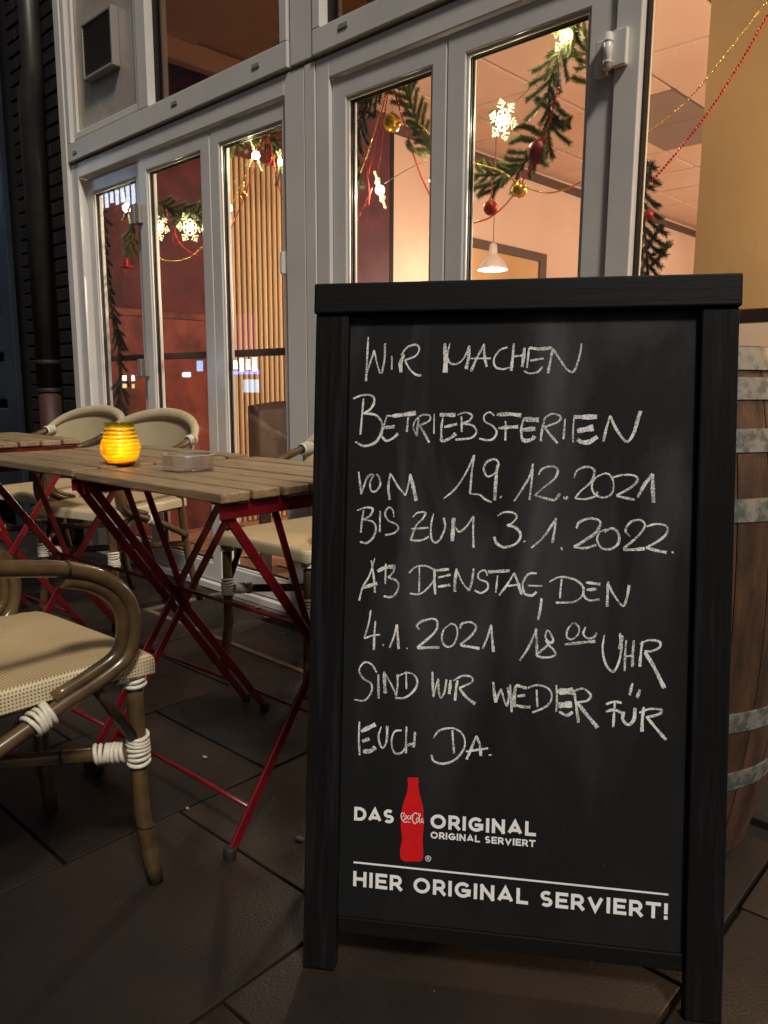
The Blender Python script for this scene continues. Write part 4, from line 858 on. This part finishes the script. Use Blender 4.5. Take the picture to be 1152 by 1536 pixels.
def printed(name, text, lt, lb_, rt, rb, thf=.225):
    a = uv(*lt); b = uv(*lb_); c = uv(*rt); d = uv(*rb)
    cap = ((a[1] - b[1]) + (c[1] - d[1])) / 2; dv = (d[1] - b[1]) / (d[0] - b[0])
    f = MB(); word(f, text, (a[0] + b[0]) / 2, b[1], (c[0] + d[0]) / 2 - (a[0] + b[0]) / 2, cap, cap * thf, dv); f.build(name, M['white_print'], sign)
    return b, d, cap
printed('printed_word', 'DAS', (529, 1214), (529, 1235), (589, 1219.5), (589, 1240))
printed('printed_word', 'ORIGINAL', (644.6, 1225), (644.6, 1247), (804, 1238), (804, 1259.5))
printed('printed_word', 'ORIGINAL SERVIERT', (644.6, 1251.8), (644.6, 1262.3), (803.5, 1265.5), (803.5, 1276))
pb = printed('printed_word', 'HIER ORIGINAL SERVIERT!', (527.5, 1311), (527.5, 1334.5), (1004, 1362), (1004, 1386), .215)
f = MB(); ribbon2d(f, [uv(528, 1298.5), uv(1005, 1348)], .0029, BY - .0001, straight=True); f.build('printed_rule', M['white_print'], sign)
f = MB()
c0 = uv(641, 1293); ribbon2d(f, [(c0[0] + .0042 * math.cos(a), c0[1] + .0042 * math.sin(a)) for a in [i * 2 * math.pi / 20 for i in range(21)]], .0009, BY - .0001, straight=True)
for s in ([(-.0014, -.0022), (-.0014, .0022)], [(-.0014, .0022), (.0010, .0020), (.0014, .0010), (.0008, 0), (-.0014, -.0001)], [(.0001, 0), (.0016, -.0022)]):
    ribbon2d(f, [(c0[0] + a, c0[1] + b) for a, b in s], .0009, BY - .00012, straight=True)
f.build('registered_mark', M['white_print'], sign)
# red bottle print: half widths down its height
zc = 3.716
prof = [(38, 372, 432), (46, 371, 433), (66, 371, 433), (70, 374, 431), (100, 372, 433), (130, 366, 438), (165, 352, 448), (200, 343, 457), (230, 338, 460), (300, 333, 462), (330, 334, 461), (360, 338, 457), (385, 340, 455), (420, 334, 457), (450, 329, 459), (480, 328, 459), (496, 333, 456), (506, 345, 450), (511, 360, 440)]
f = MB(); vs = []
for yy, xl, xr in prof:
    sk = (yy - 270) * .0
    for xx in (xl, xr): a = uv(510 + xx / zc, 1160 + yy / zc); vs.append((a[0], BY - .0001, a[1]))
f.add(vs, [(2 * i, 2 * i + 1, 2 * i + 3, 2 * i + 2) for i in range(len(prof) - 1)]); f.build('bottle_print', M['red_print'], sign)
f = MB()
for s, w in [([(349,240),(338,238),(334,258),(342,278),(352,276),(357,268)],1.2), ([(362,250),(356,262),(361,273),(368,264),(365,252),(362,250)],.9), ([(382,252),(374,254),(372,266),(378,274),(386,266)],.9), ([(394,252),(386,260),(390,272),(396,264),(397,252),(396,266),(400,274)],.9), ([(396,248),(402,249)],1.0),
             ([(424,240),(412,238),(402,250),(398,272),(404,290),(414,298),(424,288)],1.3), ([(426,262),(420,274),(424,290),(432,282),(430,266),(426,262)],1), ([(442,240),(438,262),(438,284),(442,292),(446,288)],1), ([(456,268),(448,274),(450,290),(456,282),(457,268),(457,284),(461,296)],.9), ([(418,244),(430,240),(436,256),(444,250)],.8),
             ([(346,284),(356,290),(372,286),(386,292)],1.0), ([(340,262),(350,250),(354,240),(350,236)],.7)]:
    ribbon2d(f, [uv(510 + a / zc, 1160 + b / zc) for a, b in s], .00105 * w, BY - .0002, k=4)
f.build('script_lettering', M['white_print'], sign)

# ------------------------------------------------------------------ barrel
BX, BYc, BH = -.705, 1.535, .982
def brad(z): t = (z / BH - .5) * 2; return .235 + .062 * (1 - t * t)
barrel = empty('barrel', 'brown oak barrel with galvanised hoops behind the right side of the chalkboard', 'barrel', (BX, BYc, 0))
NS = 26; sm0 = None
for i in range(NS):
    if sm0 is None:
        f = MB(); nz_ = 14; da = math.pi / NS * .97; vs = []
        for j in range(nz_ + 1):
            z = BH * j / nz_; r = brad(z)
            for a, rr in ((-da, r), (-da * .9, r + .0012), (0, r + .0016), (da * .9, r + .0012), (da, r), (da, r - .025), (-da, r - .025)): vs.append((rr * math.cos(a), rr * math.sin(a), z))
        fs = [(j * 7 + k, j * 7 + (k + 1) % 7, (j + 1) * 7 + (k + 1) % 7, (j + 1) * 7 + k) for j in range(nz_) for k in range(7)] + [tuple(range(6, -1, -1)), tuple(nz_ * 7 + k for k in range(7))]
        f.add(vs, fs, False); sm0 = o = f.build('stave', M['oak'], barrel)
    else: o = sm0.copy(); COL.objects.link(o)
    o.rotation_euler[2] = i * 2 * math.pi / NS
f = MB(); f.lathe([(.001, BH - .03), (.23, BH - .03)], n=40); f.build('barrel_head', M['oak_head'], barrel)
for z0, z1 in ((.941, .980), (.890, .928), (.800, .840), (.680, .720), (.290, .328), (.165, .203)):
    f = MB(); pr = [(brad(z) + .0022 + .0018, z) for z in (z0, (z0 + z1) / 2, z1)]; f.lathe([(pr[0][0] - .004, z0)] + pr + [(pr[2][0] - .004, z1)], n=56, sm=False, wob=lambda a, z: 1 + .0015 * math.sin(3 * a + z * 9)); f.build('hoop', M['hoop'], barrel)

# ------------------------------------------------------------------ folding tables
def make_table():
    t = empty('folding_table', None, 'table')
    LX, DY, H = .53, .52, .718
    ns = 7; pitch = DY / ns
    for i in range(ns):
        y = -DY / 2 + pitch * (i + .5); f = MB(); wv = pitch - .009
        f.box(-LX / 2 + random.uniform(-.002, .002), LX / 2 + random.uniform(-.002, .002), -wv / 2, wv / 2, -.018, 0)
        o = f.build('slat', M['teak'], t, bevel=.003); o.location = (0, y, H + random.uniform(-.001, .001))
    for s in (-1, 1):     # end rails, red angle steel
        f = MB(); x = s * (LX / 2 - .028); f.box(x - .014, x + .014, -DY / 2 + .012, DY / 2 - .012, H - .0225, H - .0192); f.box(x + s * .010, x + s * .0135, -DY / 2 + .012, DY / 2 - .012, H - .050, H - .0230); f.build('end_rail', M['redsteel'], t, bevel=.001, seg=1)
        # X legs in the end plane
        xa, xb = s * (LX / 2 - .014), s * (LX / 2 - .023)
        fy, by, zt = -.235, .235, H - .030
        f = MB(); f.bar((xa, by, zt), (xa, fy - .012, .012), .007, .020, up=(0, 1, .6)); f.build('leg', M['redsteel'], t, bevel=.0015, seg=1)
        f = MB(); f.bar((xb - s * .002, fy, zt), (xb - s * .002, by + .012, .012), .007, .020, up=(0, -1, .6)); f.build('leg', M['redsteel'], t, bevel=.0015, seg=1)
        f = MB(); f.bar((xb - s * .012, -.11, zt + .005), (xb - s * .012, .0, .36), .005, .016, up=(0, 1, .3)); f.build('brace', M['redsteel'], t, bevel=.001, seg=1)
        f = MB(); f.tube([(xa + s * .004, 0, .362), (xb - s * .018, 0, .362)], .006, 10); f.build('pivot', M['redsteel'], t)
        for yy, xx in ((fy - .014, xa), (by + .014, xb - s * .002)):
            f = MB(); f.tube([(xx, yy, 0), (xx, yy, .024)], .013, 12); f.build('foot_cap', M['blackplastic'], t, bevel=.002)
    for yy, zz, dx in ((-.195, .082, .012), (.195, .082, .024), (-.04, .42, .03)):
        f = MB(); f.tube([(-LX / 2 + dx, yy, zz), (LX / 2 - dx, yy, zz)], .0048, 8); f.build('cross_rod', M['redsteel'], t)
    return t
random.seed(21)
T1 = make_table(); T1.location = (-1.425, 1.022, 0); T1.rotation_euler[2] = R(2.5); T1['label'] = 'slatted folding table with red legs, holding candle jar and ashtray, nearest the chalkboard'
T2 = tree(T1); T2.location = (-1.972, .985, .004); T2.rotation_euler[2] = R(4.5); T2['label'] = 'middle slatted folding table, pushed end to end against the candle table'
T3 = tree(T1); T3.location = (-2.93, .965, 0); T3.rotation_euler[2] = R(3); T3['label'] = 'farthest slatted folding table, at the left edge before the drainpipe'
for t in (T1, T2, T3): t['group'] = 'folding tables with wooden slats and red legs'

# ------------------------------------------------------------------ bistro chairs
def wraps(f, c, axis, length, r, n=None):
    r0 = r; c = Vector(c); axis = Vector(axis).normalized(); n = n or max(3, int(length / .0072)); o1 = axis.orthogonal().normalized(); o2 = axis.cross(o1)
    for i in range(n):
        p = c + axis * (length * (i + .5) / n - length / 2 + random.uniform(-.0006, .0006)); tl = random.uniform(.0008, .0035); r = r0 * random.uniform(.98, 1.06)
        f.tube([p + (o1 * math.cos(a) + o2 * math.sin(a)) * (r + .0012) + axis * (tl * math.sin(a + i)) for a in [k * 2 * math.pi / 14 for k in range(14)]], .0041, 6, closed=True)
def make_chair(detail=True):
    c = empty('bistro_chair', None, 'chair'); tr = .0150; Hs = .457; FWD = .205
    # seat: woven sling with a turned down edge
    def sw(v): return .200 - .018 * (1 - v)       # half width, v=1 front
    def top(u, v):
        a = (u - .5) * 2; x = a * sw(v); y = -.205 + v * .42; z = Hs - .012 * (1 - a * a) * (1 - (2 * v - 1) ** 2) - .006 * abs(a) ** 6 - .008 * max(0, v - .85) / .15
        return (x, y, z)
    f = MB(); f.grid(top, 20, 20); f.build('seat', M['weave'], c)
    f = MB(); per = [top(i / 20, 0) for i in range(21)] + [top(1, j / 20) for j in range(1, 21)] + [top(1 - i / 20, 1) for i in range(1, 21)] + [top(0, 1 - j / 20) for j in range(1, 20)]
    vs = []; n = len(per)
    for k_, (ox, dz) in enumerate(((0, 0), (.006, -.004), (.008, -.012), (.008, -.036))):
        for p in per:
            d = Vector((p[0], p[1] - .005, 0)); sx = 1 if abs(p[0]) > sw((p[1] + .205) / .42) - .002 else 0; sy = 1 if (p[1] > .212 or p[1] < -.203) else 0
            vs.append((p[0] + math.copysign(ox, p[0]) * sx, p[1] + math.copysign(ox, p[1]) * sy, p[2] + dz))
    f.add(vs, [(k_ * n + i, k_ * n + (i + 1) % n, (k_ + 1) * n + (i + 1) % n, (k_ + 1) * n + i) for k_ in range(3) for i in range(n)], True); f.build('seat_edge', M['weave_edge'], c)
    zf = Hs - .040
    f = MB(); f.tube([(-.185, .19, zf), (.185, .19, zf)], tr * .85); f.tube([(-.178, -.18, zf), (.178, -.18, zf)], tr * .85)
    for s in (-1, 1): f.tube([(s * .178, -.18, zf), (s * .186, .19, zf)], tr * .85)
    f.build('seat_frame', M['rattan'], c)
    for s in (-1, 1):
        lg = catmull([(s * .184, .196, .445 - .03), (s * .184, .197, .25), (s * .184, .198, .16), (s * .186, .201, .12), (s * .193, .214, .0)], 3)
        f = MB(); f.tube(lg, [tr * 1.0] * len(lg), 14); L = f.build('leg', M['rattan'], c)
        f = MB(); f.tube([(s * .1862, .2015, .1165), (s * .1864, .2019, .1190)], tr * 1.11, 14); f.build('node', M['rattan_node'], L)
        lg = catmull([(s * .176, -.185, .60), (s * .178, -.19, .42), (s * .182, -.22, .2), (s * .190, -.275, 0)], 3)
        f = MB(); f.tube(lg, tr, 14); L2_ = f.build('leg', M['rattan'], c)
        f = MB(); f.tube([(s * .1855, -.243, .12), (s * .186, -.2445, .1225)], tr * 1.06, 14); f.build('node', M['rattan_node'], L2_)
        # arm: twin bent tubes from the back round to the rear leg
        base = [(.232, -.20, .690), (.240, -.12, .664), (.234, -.02, .645), (.226, .06, .628), (.222, .116, .606), (.219, .160, .570), (.217, .180, .520), (.215, .168, .460), (.211, .122, .430), (.206, .04, .400), (.199, -.08, .352), (.188, -.205, .292)]
        A = MB(); A.tube(catmull([(s * a, b, z) for a, b, z in base], 4), tr * .90, 12)
        cy_, cz_ = .03, .52
        A.tube(catmull([(s * (a - .004), b - .018 * (b - cy_) / math.hypot(b - cy_, z - cz_) , z - .018 * (z - cz_) / math.hypot(b - cy_, z - cz_)) for a, b, z in base[3:10]], 4), tr * .78, 12)
        A.tube(catmull([(s * (a - .020), b - .006, z - .003) for a, b, z in base[3:10]], 4), tr * .8, 12)
        ao = A.build('armrest', M['rattan'], c)
        f = MB(); f.tube([(s * .2262, .058, .6284), (s * .2259, .0615, .6276)], tr * 1.02, 12); f.build('node', M['rattan_node'], ao)
        # diagonal stay from arm bend down to the leg
        f = MB(); f.tube([(s * .203, .105, .425), (s * .188, .186, .292)], [.0095, .0100], 8); f.build('stay', M['rattan_node'], c)
        # diagonal stretcher to the opposite rear leg
        zs = .262 if s > 0 else .236
        f = MB(); f.tube([(s * .180, .190, zs), (-s * .176, -.205, zs - .008)], tr * .86, 12); so_ = f.build('stretcher', M['rattan'], c)
        f = MB(); f.tube([(s * .100, .101, zs - .0018), (s * .0975, .0983, zs - .0019)], tr * .93, 12); f.build('node', M['rattan_node'], so_)
        # bindings
        for cc, ax, ln, rr in (((s * .184, .197, .268), (0, 0, 1), .056, tr * 1.10), ((s * .152, .159, zs), (.356 * s, .395, .008), .052, tr * .92), ((s * .184, .196, .398), (0, 0, 1), .024, tr * 1.12),
                               ((s * .186, .170, zf), (0, 1, 0), .03, tr * .95), ((s * .2045, .015, .391), (0, 1, .40), .040, tr * 1.13), ((s * .230, -.205, .688), (0, 1, -.2), .042, tr * 1.15)):
            f = MB(); wraps(f, cc, ax, ln, rr); f.build('binding', M['bind'], c)
    # curved woven back
    def back(u, v):
        th = (u - .5) * 2 * R(82); k = math.cos(th); x = .232 * math.sin(th) * (1 + .05 * v); y = -.165 - .115 * k - .045 * v * (.4 + .6 * k)
        zt = .660 + .125 * max(0, k) ** .8; zb = .47 + .03 * (1 - k); return (x, y, zb + (zt - zb) * v)
    f = MB(); f.grid(back, 36, 12); f.build('backrest', M['weave_far'], c, solid=.006)
    f = MB(); rim = [Vector(back(i / 40, 1.0)) for i in range(41)]; f.tube(rim, [.013 + .012 * math.sin(math.pi * i / 40) for i in range(41)], 12); f.build('back_rim', M['weave_far'], c)
    f = MB(); f.tube([Vector(back(i / 30, 0.0)) for i in range(31)], .010, 8); f.build('back_rail', M['rattan'], c)
    return c
def put(c, xy, rz, label, z=0):
    c.location = (xy[0], xy[1], z); c.rotation_euler[2] = R(rz); c['label'] = label; c['group'] = 'woven bistro chairs on the terrace'
C0 = make_chair(); put(C0, (-1.380, .419), 4.5, 'nearest woven bistro chair, cut off by the left edge of the picture')
CA = tree(C0); put(CA, (-1.86, 1.60), 184, 'woven bistro chair half hidden behind the chalkboard and the candle table')
CB = tree(C0); put(CB, (-2.89, 1.45), 198, 'woven bistro chair right behind the candle jar, back to the red wall')
CC = tree(C0); put(CC, (-3.52, 1.46), 196, 'farthest woven bistro chair, left of the candle jar')

# ------------------------------------------------------------------ candle jar and ashtray on the table
cj = at_z(182, 698, .720)
jar = empty('candle_jar', 'ribbed yellow glass candle jar glowing on the wooden table', 'candle', (cj.x, cj.y, .7225))
prof = []
for i in range(60):
    t = i / 59; z = t * .098
    r = .029 + (.046 - .029) * math.sin(min(1, t / .42) * math.pi / 2) if t < .42 else .046 - (.046 - .0315) * ((t - .42) / .50) ** 1.15 if t < .92 else .0315 + .003 * (t - .92) / .08
    r += .0009 * math.sin(t * 2 * math.pi * 11) if t < .93 else 0
    prof.append((r, z))
f = MB(); f.lathe([(.001, .0)] + prof, n=48); f.build('jar_glass', M['jar'], jar, solid=.0015)
f = MB(); f.lathe([(.001, .003), (.019, .003), (.019, .020), (.001, .020)], n=20); f.build('tealight', M['wax'], jar)
f = MB(); f.lathe([(.0005, .021), (.004, .026), (.0045, .032), (.002, .042), (.0003, .048)], n=10); f.build('flame', M['flame'], jar)
point('candle_light', (0, 0, .030), .85, (1, .66, .28), .010, jar)
ca = at_z(284, 704, .720)
ash = empty('ashtray', 'clear cut glass ashtray on the wooden table', 'ashtray', (ca.x, ca.y, .7205))
def oct_(a, z): return 1 + .018 * math.cos(9 * a)
f = MB(); f.lathe([(.001, .0), (.050, .0), (.056, .003), (.058, .032), (.056, .035), (.048, .035), (.045, .032), (.041, .010), (.001, .008)], n=27, sm=False, wob=oct_)
f.build('ashtray_glass', M['ashglass'], ash)
GL = glass_pane('rim_glint', (.9, .92, .9), 1.7)  # pale ring along the rim: glitter of the glass put into the colour
for rr, zz, tt in ((.0567, .0345, .0009),):
    f = MB(); f.tube([(rr * math.cos(a), rr * math.sin(a), zz) for a in [k * 2 * math.pi / 28 for k in range(28)]], tt, 5, closed=True)
    f.smooth = [False] * len(f.smooth); f.build('glint_ring', GL, ash)

# ------------------------------------------------------------------ small litter on the ground
def leaflet(px, py, s, rz, label, z=.004):
    p = at_z(px, py, z); f = MB()
    f.grid(lambda u, v: ((u - .5) * s, (v - .5) * s * .6 * math.sin(math.pi * min(.98, max(.04, u))) , .25 * s * (u - .5) ** 2 + .1 * s * abs(v - .5)), 8, 5)
    o = f.build('fallen_leaf', M['leaf'], solid=.0006); o.location = p; o.rotation_euler[2] = rz; tag(o, label, 'leaf')
leaflet(404, 926, .06, .4, 'curled dry leaf lying on the scraper mat near the door')
leaflet(388, 911, .045, 1.9, 'smaller dry leaf lying on the far edge of the scraper mat')
p = at_z(418, 948, .004); f = MB(); f.tube(catmull([(-.03, 0, .001), (-.01, -.008, .001), (.012, -.008, .001), (.03, .004, .003)], 4), .0018, 5); o = f.build('twig_scrap', M['chip']); o.location = p; tag(o, 'thin pale curved scrap lying on the dark mat', 'scrap')
random.seed(9)
for i, (a, b, s) in enumerate([(307, 1135, .006), (281, 1212, .004), (449, 1258, .008)]):
    p = at_z(a, b, .002); f = MB(); f.ball((0, 0, 0), s, 7, 4); f.v = [(x * 1.5, y, z * .35) for x, y, z in f.v]; o = f.build('pale_chip', M['chip']); o.location = p
    tag(o, ['pale chewing gum spot on the paver between the table feet', 'tiny white crumb at the paver joint left of the red foot', 'pale stone chip beside the lower left edge of the chalkboard'][i], 'chip')
f = MB()
for i in range(160):
    x = random.uniform(-3.2, -.2); y = random.uniform(.35, 1.6); s = random.uniform(.0005, .0012)
    f.add([(x - s, y - s, .0015), (x + s, y - s * .5, .0015), (x, y + s, .0015 + s)], [(0, 1, 2)])
tag(f.build('grit', M['chip']), kind='stuff')

# ------------------------------------------------------------------ dark buildings across the street (seen in the glass)
for bi, (x0, x1, h, lab) in enumerate(((-42, -24, 11, 'dark house across the street, left of the gap'), (-23.5, -9, 14, 'tall dark house across the street'), (-8.6, 6, 10, 'lower dark house across the street, behind the camera'))):
    t = empty('house', lab, 'building', ((x0 + x1) / 2, -15, 0)); wd = x1 - x0
    f = MB(); f.box(-wd / 2, wd / 2, -6, 0, 0, h); f.build('wall', M['mortar'], t)
    for fl_ in range(1, int(h / 3.2)):
        for k in range(int(wd / 2.6)):
            x = -wd / 2 + 1.5 + k * 2.6; f = MB(); f.ring(x - .6, x + .6, fl_ * 3.1, fl_ * 3.1 + 1.6, .09, 0, .05); w_ = f.build('window', M['pipe'], t)
# ------------------------------------------------------------------ lit things across the street, seen only as reflections in the glass
def across(px, py, D, w, h, m, name, label, cat, dep=.15, n=1):
    q = at_y(px, py, Y + .034); d = (q - EYE).normalized(); d = Vector((d.x, -d.y, d.z)); k = (D + q.y) / -d.y; c = q + d * k
    t = empty(name, label, cat, (c.x, c.y, 0))
    for k in range(n):
        xa = -w / 2 + w * k / n; hh = h / 2 * (1 if n == 1 else random.uniform(.6, 1)); f = MB(); f.box(xa, xa + w / n * (1 if n == 1 else .55), 0, .02, c.z - hh, c.z + hh); f.build('lit_face', m, t)
    f = MB(); f.box(-w / 2 - .05, w / 2 + .05, -dep, -.005, c.z - h / 2 - .05, c.z + h / 2 + .05); f.build('case', M['gap'], t)
    f = MB(); f.box(-.05, .05, -dep - .12, -dep - .01, 0, c.z); f.build('post', M['pipe'], t)
across(366, 547, 11, 1.7, .42, emis('sign_white', (.85, .92, 1), 20), 'street_sign', 'bright white lit sign across the street', 'sign', n=5)
across(366, 559, 11, 1.7, .10, emis('sign_blue', (.1, .2, 1), 14), 'street_sign', 'thin blue lit strip under the white sign across the street', 'sign')
across(378, 579, 11, .8, .40, emis('sign_pale', (.45, .75, 1), 7), 'street_sign', 'small pale blue lit sign across the street', 'sign')
across(370, 498, 11, 1.0, 1.1, emis('sign_pink', (1, .1, .55), .8), 'street_sign', 'dim pink lit panel across the street', 'sign')
across(192, 567, 11, .9, .2, emis('lamp_white', (1, .95, .85), 16), 'street_sign', 'low white lit strip far left across the street', 'sign')
across(192, 579, 11, .9, .16, emis('lamp_yellow', (1, .75, .3), 6), 'street_sign', 'low yellow lit strip far left across the street', 'sign')
across(281, 562, 11, .5, .16, emis('lamp_small', (.95, .97, 1), 12), 'street_sign', 'tiny white lit sign in the middle across the street', 'sign')
across(301, 549, 11, .35, .35, emis('lamp_blue', (.3, .6, 1), 9), 'street_sign', 'tiny blue lit sign in the middle across the street', 'sign')
across(156, 582, 11, .12, .12, emis('lamp_dot', (1, .8, .5), 20), 'street_sign', 'small warm lit globe across the street', 'sign')
across(168, 285, 7.5, 3.4, 1.1, emis('hall_light', (.66, .80, 1), 7.0), 'street_sign', 'large bluish white lit board high across the street', 'sign', n=11)
